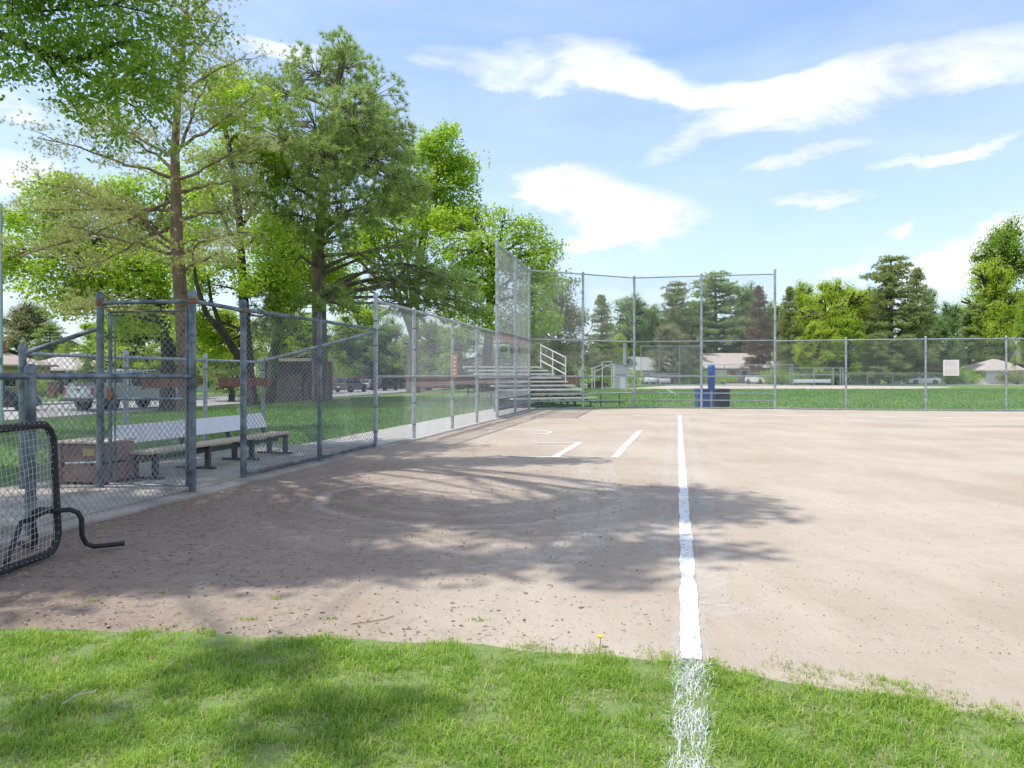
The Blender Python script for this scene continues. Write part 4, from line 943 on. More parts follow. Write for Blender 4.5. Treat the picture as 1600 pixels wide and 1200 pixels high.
LG = leaf_mat('spring_green_leaves', (.28, .46, .025), (.56, .70, .08), .55)
LG2 = leaf_mat('mid_green_leaves', (.22, .37, .04), (.42, .57, .09), .5)
LD = leaf_mat('near_tree_leaves', (.15, .32, .03), (.42, .58, .08), .55)
LY = leaf_mat('yellow_green_leaves', (.36, .51, .03), (.60, .71, .09), .55)
LO = leaf_mat('olive_leaves', (.24, .26, .10), (.42, .43, .20), .45)
LB_ = leaf_mat('blue_green_leaves', (.19, .33, .09), (.36, .52, .17), .5)
LT = leaf_mat('tan_dry_needles', (.26, .18, .10), (.36, .27, .16), .3)
LP = leaf_mat('purple_leaves', (.07, .03, .035), (.13, .06, .06), .3)
NP = leaf_mat('dark_pine_needles', (.24, .36, .09), (.54, .64, .22), .5, .5, .35)
NS = leaf_mat('scots_pine_needles', (.36, .39, .12), (.62, .62, .27), .5, .5, .3)
NB = leaf_mat('spruce_needles', (.25, .32, .11), (.52, .57, .23), .5, .55, .3)

def bare_patch(px, Y, rx, ry, seed):
    x0 = XA(px, Y); V = [(x0, Y, terr(x0, Y)+.035)]; n = 40
    for j in range(3):
        for i in range(n):
            a = 6.283*i/n; k = (j+1)/3*(1+.25*noise.noise((math.cos(a)*1.5, math.sin(a)*1.5, seed))); x, y = x0+rx*k*math.cos(a), Y+ry*k*math.sin(a); V.append((x, y, terr(x, y)+(.035 if j < 2 else -.01)))
    Fc = [(0, 1+i, 1+(i+1) % n) for i in range(n)]+[q for j in range(2) for i in range(n) for q in ((1+j*n+i, 1+(j+1)*n+i, 1+(j+1)*n+(i+1) % n), (1+j*n+i, 1+(j+1)*n+(i+1) % n, 1+j*n+(i+1) % n))]
    tag(link('bare_earth', np_mesh('bare_earth', V, Fc, True), M('needle_strewn_earth', (.17, .11, .075), (.30, .21, .14), 3, .95, 0, .5, 30)), kind='structure')
for q in ((300, 29.3, 3.2, 1.6, 1), (395, 33.5, 3.4, 1.6, 2), (505, 36.5, 3.2, 2.4, 3), (440, 41, 3, 2.0, 4), (640, 57.5, 3, 3, 5)): bare_patch(*q)
def tz(px, Y): return terr(XA(px, Y), Y)-.05
# a. tree whose trunk stands left of the picture; its boughs hang over the near infield and shade it
def shade_lobes(lst):
    o = []
    for px, py, rx, ry, h in lst:        # masses placed up the sun's ray from where their shade falls
        g = G(px, py); s = sun_dir*(h/sun_dir.z); o.append((np.array((g.x+s.x, g.y+s.y, h)), np.array((rx, ry, .40))))
    return o
lob = shade_lobes([(1070, 795, .95, .46, 12.6), (960, 800, 1.05, .75, 12.2), (800, 810, 1.2, .9, 11.9), (640, 800, 1.1, .85, 11.6), (500, 815, 1.0, .9, 11.4), (1060, 862, .62, .20, 12.2), (1165, 808, .40, .16, 12.9), (1110, 775, .5, .14, 12.5), (70, 900, .9, .35, 10.8), (210, 900, .8, .30, 10.9), (350, 900, .7, .25, 11), (60, 800, .9, .7, 10.6), (330, 800, .9, .6, 11), (120, 940, .5, .1, 10.9),
                   (900, 872, .55, .24, 12.0), (700, 880, .8, .30, 11.5), (520, 880, .75, .30, 11.2), (380, 860, .8, .6, 11.0), (240, 850, .8, .7, 10.8), (120, 830, .8, .8, 10.6), (30, 870, .6, .5, 10.6), (200, 800, .8, .6, 10.8), (1000, 770, .9, .3, 12.3),
                   (720, 722, 1.2, .6, 12.0), (870, 722, .9, .38, 12.4), (580, 728, 1.0, .6, 11.6), (430, 745, .9, .6, 11.2), (960, 900, .4, .1, 12.4),
                   (100, 1135, .25, .02, 11.5), (400, 1042, .30, .02, 11.6), (560, 1125, .22, .02, 11.6),
                   (130, 676, 1.6, .9, 13.5), (250, 674, 1.6, .9, 13.6), (370, 672, 1.5, .9, 13.8), (470, 668, 1.2, .8, 14), (20, 690, 1.5, 1.0, 13.0), (-90, 680, 1.5, 1.0, 13.0), (200, 715, 1.2, .8, 12.6), (60, 735, 1.1, .8, 12.2)])
top = [(np.array(c), np.array(r)) for c, r in (((-9.4, 8.6, 13.4), (1.6, 1.5, 1.3)), ((-8.8, 11.4, 14.4), (1.6, 1.5, 1.2)), ((-11, 11.5, 12.0), (1.6, 1.6, 1.3)), ((-11, 8, 11.4), (1.5, 1.5, 1.2)))]
hang = [(np.array(PX(x, y, d)), np.array((r, r, r*.75))) for x, y, d, r in ((60, 60, 9.4, .42), (20, 95, 9.0, .22), (110, 95, 9.3, .36), (150, 62, 9.6, .5), (190, 110, 9.5, .46), (240, 75, 9.8, .5), (235, 150, 9.7, .36), (165, 165, 9.4, .30), (265, 120, 10.0, .26), (215, 205, 9.6, .16), (130, 195, 9.2, .16), (100, 150, 9.1, .16), (40, 5, 9.4, .5), (150, -10, 9.6, .6), (260, 10, 9.8, .45), (90, -60, 9.5, .6), (230, -60, 9.8, .6), (10, -40, 9.2, .5), (300, 40, 10.1, .3), (250, 200, 9.9, .14), (70, 115, 9.0, .2))]
tb = (-9.2, 9.4, -.08)
broadleaf('overhanging_tree', 'dark green leafy bough hanging into the top left corner', tb, [tb, (-9.1, 9.4, 2.5), (-8.9, 9.3, 5.0), (-8.5, 9.2, 8.0), (-7.9, 9.3, 11.0), (-7.4, 9.4, 12.5)], top+lob, 11, BARK_D, LD, 2050, 26, .21, .17, .34, limb_from=.55, twig=.5, flat=True)
# its low bough is built with it as a second crown part
nt_ = bpy.data.objects['overhanging_tree']; rng = np.random.default_rng(5); mb = MB(); off = np.array(tb)
main = [Vector((-8.6, 9.25, 5.9)), PX(-60, 30, 9.2), PX(60, 78, 9.3), PX(105, 98, 9.35), PX(140, 90, 9.4), PX(175, 70, 9.5), PX(235, 60, 9.8)]
mb.tube(main, [.11, .07, .045, .038, .032, .022, .012], 6)
C, D, k = sample_clusters(hang, 330, rng, .3); C = C+rng.normal(size=C.shape)*np.array([.16, .2, .12])
subs = [[(60, 78), (110, 92), (160, 78), (205, 62)], [(105, 98), (165, 140), (215, 170), (240, 200)], [(60, 78), (92, 125), (130, 190)], [(-60, 30), (60, 18), (180, 8), (285, 32)], [(-20, 60), (20, 92), (40, 112)], [(150, 88), (210, 110), (262, 130)], [(60, 18), (100, -40), (180, -70)], [(180, 8), (235, -30), (290, -50)]]
nodes = []
for sb in subs:
    q = [PX(x, y, 9.3+.0022*x) for x, y in sb]; mb.tube(q, taper(.022, .007, len(q)), 5, cap=False)
    nodes += [q[a].lerp(q[a+1], t) for a in range(len(q)-1) for t in (0, .33, .66)]+[q[-1]]
for j in range(0, 330, 2):
    c = Vector(C[j]); s_ = min(nodes, key=lambda p: (p-c).length); mb.tube(curve(s_, c, rng, .12, 4), [.006, .005, .004, .002], 4, cap=False)
mb.v = [tuple(np.array(v)-off) for v in mb.v]; mb.build('low_bough', BARK_D, nt_, smooth=True)
pc = np.repeat(C, 46, 0)+rng.normal(size=(330*46, 3))*np.array([.10, .10, .075]); V, Fq = leaf_faces(pc-off, .072, rng, .4, np.repeat(D, 46, 0)); link('bough_leaves', np_mesh('bough_leaves', V, Fq), LD, nt_)

# b. Scots pine with open, pale layers
def scots_pine():
    Y = 29; rng = np.random.default_rng(21); base = Vector((XA(290, Y), Y, tz(290, Y))); off = np.array(base)
    t = thing('scots_pine', 'open pale Scots pine with reddish bare branches behind the gate', 'tree', base)
    mb = MB(); tr = [base]+[PX(x, y, Y) for x, y in ((291, 590), (284, 480), (276, 380), (275, 300), (273, 235), (278, 160), (285, 90), (292, 20), (298, -40))]
    mb.tube(tr, [.34, .29, .26, .23, .19, .155, .12, .09, .06, .03], 12)
    for py in (455, 475, 515, 555, 570):      # stubs and pruning scars
        p = PX(286, py, Y-.22); mb.tube([p+Vector((-.15, .1, 0)), p+Vector((0, -.12, .02)), p+Vector((.12, .05, .03))], [.05, .075, .04], 7)
    br = [((282, 490), (190, 478), (105, 484), -1.5), ((276, 398), (200, 378), (100, 352), -2.2), ((274, 392), (215, 350), (150, 330), 1.5), ((274, 385), (180, 300), (60, 285), -1), ((274, 330), (160, 325), (40, 330), 1), ((272, 280), (180, 245), (60, 215), -1.8), ((272, 270), (225, 220), (150, 185), 1.2),
          ((272, 245), (190, 200), (110, 165), 2), ((276, 240), (305, 180), (325, 110), -1), ((276, 232), (330, 205), (400, 150), 1), ((278, 280), (335, 262), (405, 215), -1.5), ((280, 300), (330, 285), (380, 285), 2), ((285, 395), (330, 370), (385, 360), -1), ((286, 425), (315, 400), (350, 395), -2), ((276, 200), (230, 150), (190, 110), -2), ((280, 150), (330, 110), (390, 85), 0), ((282, 110), (320, 60), (350, 20), 1), ((284, 90), (240, 50), (200, 10), 0),
          ((276, 340), (200, 400), (120, 420), 2.5), ((278, 350), (330, 320), (400, 330), 2.5), ((276, 310), (120, 380), (20, 400), .5), ((290, 30), (350, -20), (400, -60), 0), ((290, 20), (240, -40), (190, -80), 1)]
    cl = []
    for a, m_, e, dy in br:
        p0, p1, p2 = PX(a[0], a[1], Y), PX(m_[0], m_[1], Y+dy*.5), PX(e[0], e[1], Y+dy); pts = []
        for s in np.linspace(0, 1, 9):
            q = p0*(1-s)**2+p1*2*s*(1-s)+p2*s*s; pts.append(q+Vector(rng.normal(size=3))*.05*(0 < s))
        mb.tube(pts, taper(.075, .018, 9), 7, cap=False); L_ = (p2-p0).length
        for s in np.linspace(.30, 1, int(11+L_*2.2)):
            i = min(7, int(s*8)); q = pts[i].lerp(pts[i+1], s*8-i); tw = q+Vector((rng.normal()*.55, rng.normal()*.75, rng.uniform(-.25, .5)))*(.55+.6*s)
            mb.tube([q, q.lerp(tw, .5)+Vector((0, 0, .04)), tw], [.014, .010, .005], 4, cap=False)
            for _ in range(5): cl.append(np.array(tw)+rng.normal(size=3)*np.array((.30, .34, .15)))
    mb.v = [tuple(np.array(v)-off) for v in mb.v]; mb.build('trunk', BARK_R, t, smooth=True)
    C = np.array(cl); D = np.zeros_like(C); D[:, 2] = .5; C = np.concatenate([C]+[C+rng.normal(size=C.shape)*np.array((.20, .24, .08)) for _ in range(4)]); D = np.zeros_like(C); D[:, 2] = .5; V, Fc = needle_faces(C-off, D, 14, .13, .017, rng); link('crown', np_mesh('crown', V, Fc), NS, t)
scots_pine()

# c. dense dark pine
def dark_pine():
    Y = 37; rng = np.random.default_rng(33); base = Vector((XA(502, Y), Y, tz(502, Y))); off = np.array(base)
    t = thing('dense_pine', 'big dense dark pine with straight trunk left of the sideline fence', 'tree', base); mb = MB()
    tr = [base]+[PX(x, y, Y) for x, y in ((500, 560), (498, 470), (497, 380), (503, 320), (512, 250), (522, 170), (530, 100))]; mb.tube(tr, [.46, .38, .34, .29, .22, .17, .11, .05], 12)
    lobes = lobes_px([(435, 150, 46), (490, 112, 46), (545, 105, 42), (585, 150, 48), (602, 205, 46), (555, 185, 58, -2.2), (490, 190, 58, -2.2), (440, 215, 52), (510, 250, 62, -2.4), (590, 265, 58, -1.4), (636, 272, 34), (640, 315, 30), (600, 325, 46), (545, 330, 55, -2), (455, 290, 50), (470, 345, 46, -1.8), (430, 335, 36), (520, 370, 40, -2), (420, 260, 40), (530, 75, 30), (660, 290, 18), (650, 380, 20),
                      (560, 215, 60, 2), (480, 260, 60, 2), (600, 240, 50, 2)], Y, rng, 1, 1.5)
    low = lobes_px([(620, 440, 40), (665, 430, 44), (705, 450, 44), (690, 485, 40), (740, 480, 26), (640, 475, 34), (600, 425, 26), (760, 495, 18), (420, 455, 44, -3), (460, 480, 44, -3), (520, 470, 30, -2.5), (430, 505, 34, -3), (560, 490, 26, -2)], Y, rng, .8, 1)
    V, Fc, C, k = pine_crown(lobes+low, 2600, rng, 26, .33, .032, 2, .14, .6, .62)
    cand = [tr[j].lerp(tr[j+1], s) for j in range(2, 7) for s in (0, .5)]
    for i, (c, r) in enumerate(lobes+low):
        q = min(cand, key=lambda p: abs(p.z-(c[2]-.7))+.3*(p-Vector(c)).length); cv = curve(q, Vector(c), rng, .12, 6); mb.tube(cv, taper(.11, .03, 6), 6, cap=False)
        for j in np.where(k == i)[0][::2]: mb.tube([cv[3+rng.integers(0, 3)], Vector(C[j])], [.025, .01], 4, cap=False)
    for a, b, c in (((500, 400), (560, 395), (640, 450)), ((500, 430), (560, 405), (620, 470)), ((500, 450), (560, 440), (600, 470)), ((498, 420), (470, 400), (440, 440)), ((500, 380), (530, 350), (535, 300))):
        mb.tube([PX(*a, Y), PX(*b, Y-1), PX(*c, Y-1.5)], [.10, .08, .04], 7)
    mb.v = [tuple(np.array(v)-off) for v in mb.v]; mb.build('trunk', BARK_G, t, smooth=True); link('crown', np_mesh('crown', V-off, Fc), NP, t)
dark_pine()

def bl_px(name, label, bpx, Y, trunk_px, lob, seed, bark, leafm, **kw):
    rng = np.random.default_rng(seed); base = (XA(bpx, Y), Y, tz(bpx, Y))
    return broadleaf(name, label, base, [base]+[PX(x, y, Y) for x, y in trunk_px], lobes_px(lob, Y, rng, 1, kw.pop('spread', 2.0)), seed, bark, leafm, **kw)
# d. dark-stemmed tree behind the dugout
Y = 33.5
bl_px('maple_tree', 'leafy tree with leaning forked dark trunk behind the dugout', 391, Y, [(388, 590), (384, 520), (378, 420), (374, 340), (362, 250), (345, 170)],
      [(335, 250, 40), (380, 215, 40), (345, 165, 38), (395, 300, 38), (330, 330, 36), (415, 370, 34), (345, 420, 34), (310, 440, 36), (400, 440, 30), (300, 500, 34), (330, 540, 30), (360, 130, 34), (395, 160, 30), (430, 430, 28), (450, 470, 28), (290, 380, 30), (415, 250, 30)], 41, BARK_D, LG,
      n_cl=400, per=64, cr=.38, ls=.17, tr=.27, limb_from=.35, extra=([[PX(384, 575, Y), PX(352, 525, Y-.5), PX(322, 490, Y-1), PX(306, 440, Y-1.2), PX(300, 380, Y-1)], .20, .05], [[PX(350, 522, Y-.5), PX(330, 470, Y-.2), PX(325, 430, Y)], .12, .04], [[PX(380, 400, Y), PX(350, 345, Y+.5), PX(325, 290, Y+1)], .12, .03], [[PX(375, 360, Y), PX(410, 300, Y), PX(425, 260, Y)], .10, .03]))
bl_px('leaning_tree', 'slim tree with mossy leaning trunk between the shed and the dense pine', 421, 41, [(432, 520), (445, 450), (462, 390), (478, 340)], [(470, 380, 34), (440, 400, 36), (500, 420, 34), (460, 440, 34), (520, 440, 30), (430, 360, 34), (545, 460, 30)], 43, M('mossy_bark', (.06, .07, .025), (.12, .13, .05), 6, .9, 0, .6, 16), LG, n_cl=230, per=70, cr=.5, ls=.19, tr=.22)
# e. bright green tree spreading at the left
Y = 41
bl_px('spreading_tree', 'wide bright green tree spreading behind the Scots pine at left', 262, Y, [(262, 560), (258, 480), (250, 420), (235, 360)],
      [(40, 390, 44), (90, 350, 44), (120, 410, 50), (60, 440, 36), (170, 380, 50), (210, 430, 46), (150, 450, 44), (230, 350, 46), (190, 310, 40), (120, 300, 36), (250, 470, 40), (210, 500, 36), (270, 410, 40), (300, 350, 40), (20, 350, 24), (15, 420, 26), (100, 470, 30), (70, 310, 30), (260, 290, 40), (320, 300, 36)], 51, BARK_D, LG, n_cl=500, per=64, cr=.52, ls=.23, tr=.33, limb_from=.3,
      extra=([[PX(255, 450, Y), PX(215, 415, Y-1), PX(185, 405, Y-1.5), PX(140, 400, Y-2), PX(60, 402, Y-2)], .16, .04], [[PX(200, 410, Y-1.3), PX(150, 430, Y-2), PX(100, 448, Y-2)], .08, .02]))
# f. vase-shaped trees
Y = 58
bl_px('tall_light_tree', 'tall light green tree rising right of the dense pine', 645, Y, [(646, 560), (648, 480), (655, 400), (670, 320), (685, 260)],
      [(690, 215, 30), (670, 240, 30), (715, 250, 30), (690, 285, 38), (725, 295, 26), (660, 300, 30), (700, 335, 34), (730, 340, 22), (655, 350, 34), (620, 320, 32), (590, 360, 34), (630, 390, 30), (570, 390, 30)], 61, BARK_G, LG, n_cl=280, per=76, cr=.58, ls=.28, tr=.42, limb_from=.35,
      extra=tuple([[PX(645, 530, Y), PX(x0, 440, Y+d), PX(x1, 360, Y+d), PX(x2, 290, Y+d)], .16, .03] for x0, x1, x2, d in ((620, 600, 585, 1), (632, 618, 610, -1), (640, 632, 630, 2), (655, 668, 690, 1), (612, 575, 550, 0))))
bl_px('rounded_tree', 'rounded bright green tree behind the left wing of the backstop', 762, 55, [(762, 560), (764, 500), (768, 440), (772, 400)],
      [(700, 345, 28), (740, 340, 30), (785, 345, 30), (825, 360, 30), (850, 395, 26), (860, 430, 22), (720, 390, 38), (775, 390, 42), (820, 410, 38), (690, 430, 32), (740, 440, 42), (790, 450, 42), (840, 460, 32), (720, 490, 34), (770, 500, 36), (820, 510, 34), (690, 375, 26), (850, 500, 26)], 63, BARK_D, LG, n_cl=420, per=62, cr=.48, ls=.23, tr=.4, limb_from=.3)
bl_px('olive_tree', 'dull olive green tree seen through the backstop mesh behind the bleachers', 872, 70, [(872, 560), (874, 520), (878, 480)], [(850, 440, 22), (880, 450, 24), (870, 490, 32), (895, 500, 24), (845, 520, 30), (885, 540, 30), (860, 560, 28), (905, 555, 22), (835, 480, 22), (840, 555, 24)], 65, BARK_G, LO, n_cl=260, per=60, cr=.5, ls=.24, tr=.3, limb_from=.2)
# bare twiggy tree
def bare_tree(px, Y, top_py, label, seed):
    rng = np.random.default_rng(seed); base = Vector((XA(px, Y), Y, tz(px, Y))); t = thing('bare_tree', label, 'tree', base); mb = MB(); H_ = CAMH+(HZ-top_py)/F*Y-base.z
    def grow(p, d, L_, r, lv):
        q = p+d*L_; m_ = p.lerp(q, .5)+Vector(rng.normal(size=3))*L_*.05; mb.tube([p, m_, q], [r, r*.8, r*.6], 5 if lv > 1 else 3, cap=False)
        if lv == 0: return
        for _ in range(3): grow(p.lerp(q, rng.uniform(.55, 1)), (d+Vector(rng.normal(size=3))*.42+Vector((0, 0, .12))).normalized(), L_*rng.uniform(.6, .82), r*.55, lv-1)
    grow(Vector((0, 0, 0)), Vector((0, 0, 1)), H_*.33, .2, 5); mb.build('trunk', M('bare_twig_bark', (.20, .16, .13), (.28, .23, .19), 5, .9), t)
bare_tree(862, 78, 335, 'leafless twiggy tree poking out above the rounded green tree', 3); bare_tree(905, 84, 400, 'leafless twiggy tree right of the backstop corner post', 8)

# g. shared kinds for the far rows: built once, copied with their parts
def proto_broad(seed, w=.36, n_cl=150, per=46):
    rng = np.random.default_rng(seed); lob = []
    for i in range(26):
        h = .10+.82*(i+rng.random())/26; rad = w*(1-(abs(h-.42)/.60)**2.2)*rng.uniform(.3, .95); a = i*2.4+rng.uniform(-.5, .5); r = rng.uniform(.08, .135)
        lob.append((np.array((rad*math.cos(a), rad*math.sin(a), h)), np.array((r, r, r*.85))))
    lob.append((np.array((0, 0, .86)), np.array((.13, .13, .12))))
    return broadleaf('broadleaf_tree', 'x', (0, 0, 0), [(0, 0, -.01), (.01, 0, .15), (0, .01, .35), (-.01, 0, .6)], lob, seed, BARK_D, LG2, n_cl=n_cl*4, per=per, cr=.034, ls=.017, tr=.028, limb_from=.3)
def proto_conifer(seed, w=.30, power=1.0, layers=22, sparse=1.0, open_=.12, nm='conifer_tree'):
    rng = np.random.default_rng(seed); t = thing(nm, 'x', 'tree', (0, 0, 0)); mb = MB(); mb.tube([(0, 0, -.01), (0, 0, .5), (0, 0, .98)], [.022, .014, .003], 8); C = []; D = []
    for L_ in range(layers):
        h = open_+(1-open_)*((L_+rng.uniform(0, .6))/layers); rad = w*(1-h)**power+.015; nb = int((7+rng.integers(0, 4))*sparse)
        for b in range(nb):
            a = rng.uniform(0, 6.28); d = Vector((math.cos(a), math.sin(a), rng.uniform(-.12, .28))); r = rad*rng.uniform(.6, 1.15); p0 = Vector((0, 0, h)); mb.tube([p0, p0+d*r*.6, p0+d*r+Vector((0, 0, r*.10))], [.006, .004, .002], 4, cap=False)
            for s in np.linspace(.25, 1, max(3, int(r/.018))):
                for _ in range(3): C.append(np.array(p0+d*r*s)+rng.normal(size=3)*np.array((.016, .016, .009))*(1.2-.3*s)); D.append(np.array((d.x, d.y, .55)))
    mb.build('trunk', BARK_G, t); V, Fc = needle_faces(np.array(C), np.array(D), 10, .026, .0050, rng); link('crown', np_mesh('crown', V, Fc), NB, t); return t
PB1, PB2, PB3 = proto_broad(71), proto_broad(72, .30), proto_broad(73, .42)
PC1, PC2 = proto_conifer(81, .24, .75, 24, nm='spruce_tree'), proto_conifer(82, .34, .50, 18, 1.2, .14, 'pine_tree')
used = set()
def plant(proto, label, px, Y, top_py, wpx, leafm, group, z=None, rot=0):
    w0 = {PB1: .36, PB2: .30, PB3: .42, PC1: .23, PC2: .27}[proto]
    o = proto if proto not in used else copy_tree(proto); used.add(proto)
    z = tz(px, Y) if z is None else z; H_ = CAMH+(HZ-top_py)/F*Y-z; W_ = wpx/F*Y/(2*w0)
    o.location = (XA(px, Y), Y, z); o.scale = (W_, W_, H_); o.rotation_euler = (0, 0, rot); o['label'] = label; o['group'] = group
    for ch in o.children:
        if ch.name.startswith('crown') and leafm is not None:
            ch.material_slots[0].link = 'OBJECT'; ch.material_slots[0].material = leafm
    return o
GR, GL, GB = 'trees beyond the second diamond', 'trees across the street', 'distant back row of trees'
rows = [
 (PC1, 'narrow dark spruce seen through the backstop right of the bleachers', 940, 84, 462, 66, NB, GR), (PB2, 'pale green tree just right of the narrow dark spruce', 988, 130, 458, 80, LB_, GR),
 (PC2, 'brownish topped pine left of the largest far pine', 1056, 131, 440, 80, NB, GR), (PC2, 'largest blue green far pine rising behind the right backstop posts', 1118, 138, 424, 130, NP, GR),
 (PB1, 'round olive green tree low in front of the brownish topped pine', 1050, 117.5, 506, 70, LO, GR), (PC1, 'dry tan conifer right of the largest far pine', 1186, 120, 448, 60, LT, GR),
 (PB2, 'blue green leafy tree behind the dry tan conifer', 1168, 143, 440, 60, LB_, GR), (PC1, 'slender dark conifer just right of the last backstop post', 1233, 112, 449, 56, NB, GR),
 (PB2, 'thin pale green tree behind the slender dark conifer', 1252, 124, 436, 56, LY, GR), (PB3, 'broad yellow green tree beyond the far dugout', 1303, 111, 432, 116, LY, GR),
 (PB1, 'smaller lime green tree tucked against the left side of the tall dark pine', 1335, 118, 448, 70, LG, GR), (PC2, 'tall dark pine with ragged top right of the yellow green tree', 1392, 110, 400, 128, NB, GR),
 (PC1, 'pointed spruce against the right side of the tall dark pine', 1432, 112, 420, 74, NB, GR), (PB2, 'blue green leafy tree peeping out right of the pointed spruce', 1450, 124, 444, 34, LB_, GR),
 (PC2, 'low spreading pine behind the double garage house', 1515, 128, 482, 90, NP, GR), (PB1, 'bushy green tree left of the double garage house', 1482, 120, 470, 60, LB_, GR),
 (PB2, 'feathery yellow green tree at the right under the tall cottonwood', 1548, 127, 402, 80, LY, GR), (PB1, 'tall dark green cottonwood at the right edge', 1572, 142, 338, 120, LG2, GR),
 (PB3, 'lime green tree cut off by the right edge', 1612, 114, 426, 60, LG, GR), (PB1, 'purple leaved tree above the grey roofed house', 1003, 132, 505, 46, LP, GR), (PB2, 'yellow leaved tree behind the narrow dark spruce', 968, 122, 520, 40, LY, GR),
 (PB3, 'low green shrubby tree behind the bleacher guard rail', 884, 100, 535, 70, LG2, GR), (PC2, 'dark pine behind the driveway house', 1216, 136, 492, 60, NP, GR), (PC2, 'dense dark pine low behind the far low fence', 1372, 104, 520, 64, NB, GR), (PC2, 'dark low pine behind the white sedan', 1425, 116, 505, 90, NB, GR),
 (PB3, 'lime tree low behind the forked dark trunk', 362, 58, 478, 130, LY, GL), (PB1, 'yellow green tree behind the gate post', 185, 70, 486, 120, LG, GL), (PB2, 'bright leafy tree between the shed and the dense pine trunk', 478, 118, 488, 100, LG, GL), (PB3, 'light green tree right of the dense pine trunk', 570, 124, 470, 130, LG, GL),
 (PB3, 'low yellow green tree behind the far dugout bench', 1278, 106.5, 500, 80, LY, GR), (PB2, 'lime green tree standing behind the right end of the far dugout', 1326, 106, 488, 64, LG, GR), (PB3, 'light green tree low between the spruce and the brownish topped pine', 985, 130, 500, 60, LG, GR),
 (PB1, 'mid green tree between the pale green tree and the brownish topped pine', 1018, 131, 474, 70, LG2, GR), (PB3, 'mid green tree right of the slender dark conifer', 1272, 119, 456, 80, LG, GR), (PB2, 'leafy green tree behind the left flank of the tall dark pine', 1362, 122, 446, 70, LG2, GR), (PB1, 'dark leafy tree behind the dry tan conifer base', 1206, 137, 470, 70, LG2, GR), (PB3, 'dark leafy tree between the two largest far pines', 1085, 138, 470, 90, LG2, GR), (PB1, 'low leafy tree right of the pointed spruce', 1462, 116, 490, 60, LB_, GR),
 (PB1, 'bright green tree filling the gap above the pickup truck', 225, 62, 470, 150, LY, GL), (PB3, 'light green tree above the orange brick house', 150, 92, 500, 110, LY, GL), (PC2, 'black green conifer behind the low brick house', 78, 92, 505, 80, NP, GL),
 (PB1, 'pale olive tree above the beige house', 40, 96, 468, 110, LO, GL), (PB2, 'yellow green tree between the gate and the forked trunk', 300, 74, 490, 110, LY, GL), (PB3, 'green tree behind the park shed', 440, 84, 478, 130, LG, GL), (PB1, 'mid green tree above the parked hatchback', 545, 121, 505, 110, LG2, GL),
 (PB3, 'mid green tree behind the dark blue parked car', 610, 116, 505, 110, LB_, GL), (PB2, 'dark green tree over the white walled house', 670, 106, 500, 90, LG2, GL), (PB1, 'green tree behind the sideline fence end', 720, 92, 505, 100, LG2, GL), (PC2, 'dark pine filling the gap behind the bleachers', 800, 88, 505, 110, NP, GL), (PC1, 'upright arborvitae beside the low brick house', 136, 73, 560, 26, LG2, GL)]
for i, r_ in enumerate(rows): plant(*r_, rot=i*1.3)
rng = np.random.default_rng(900); lob = []
for px in np.arange(-420, 2100, 26):
    Yb = rng.uniform(142, 168); hh = rng.uniform(5.5, 9.5)
    for _ in range(3): lob.append((np.array((XA(px, Yb)+rng.normal()*1.5, Yb, hh*rng.uniform(.25, .85))), np.array((2.6, 2.6, 2.2))))
C, D, k = sample_clusters(lob, 5200, rng, .3); pc = np.repeat(C, 16, 0)+rng.normal(size=(5200*16, 3))*.55; V, Fq = leaf_faces(pc, .5, rng, .5, np.repeat(D, 16, 0))
tag(link('distant_treeline', np_mesh('distant_treeline', V, Fq), LB_), 'distant wood closing the view behind the houses', 'trees', kind='stuff')
# shrubs
def shrub(label, px, Y, w, h, leafm, seed):
    rng = np.random.default_rng(seed); z = tz(px, Y)+.03; b = (XA(px, Y), Y, z); t = thing('shrub', label, 'shrub', b); mb = MB(); C = []
    for _ in range(26):
        a = rng.uniform(0, 6.28); r = w/2*math.sqrt(rng.random())*.9; e = Vector((r*math.cos(a), r*math.sin(a), h*rng.uniform(.35, .95)*(1-.4*(2*r/w)**2))); mb.tube([(0, 0, 0), e*.5+Vector((0, 0, .05)), e], [.02, .014, .006], 4, cap=False); C.append(np.array(e))
    mb.build('stems', BARK_D, t); C = np.array(C); pc = np.repeat(C, 90, 0)+rng.normal(size=(26*90, 3))*np.array((w*.11, w*.11, h*.13)); pc[:, 2] = np.maximum(pc[:, 2], .02); V, Fq = leaf_faces(pc, .10+.03*w, rng); link('foliage', np_mesh('foliage', V, Fq), leafm, t)
for q in (('rounded lime shrub left of the far driveway', 1130, 112.5, 3.4, 1.5, LG, 1), ('olive grass-like shrub right of the double garage', 1590, 112, 4.5, 2.0, LO, 2), ('dark hedge shrub below the brownish topped pine', 1085, 119, 5, 2.3, LG2, 3), ('yellow green hedge shrub right of the white driveway car', 1216, 116, 5, 2.2, LG, 4), ('low green shrub before the pale hip roof house', 66, 71, 2.2, 1.6, LY, 5),
          ('dark shrub at the foot of the park shed', 405, 50, 2.4, 1.5, LG2, 6), ('dense green shrub behind the parked hatchback', 520, 112, 6, 4, LG2, 7), ('dark green hedge shrub left of the far dugout bench', 1222, 108, 4, 2.4, LG2, 8), ('long dark hedge shrub behind the far dugout', 1280, 108, 9, 2.3, LB_, 9), ('dark hedge shrub behind the white sedan', 1400, 113, 9, 2.6, LG2, 10), ('green hedge shrub right of the white sedan', 1490, 112.5, 7, 2.2, LG2, 11), ('hedge shrub behind the scorer booth', 950, 90, 7, 2.4, LG2, 12), ('flowering shrub at the foot of the pipe frame stand', 933, 75, 1.6, .7, LP, 13)): shrub(*q)

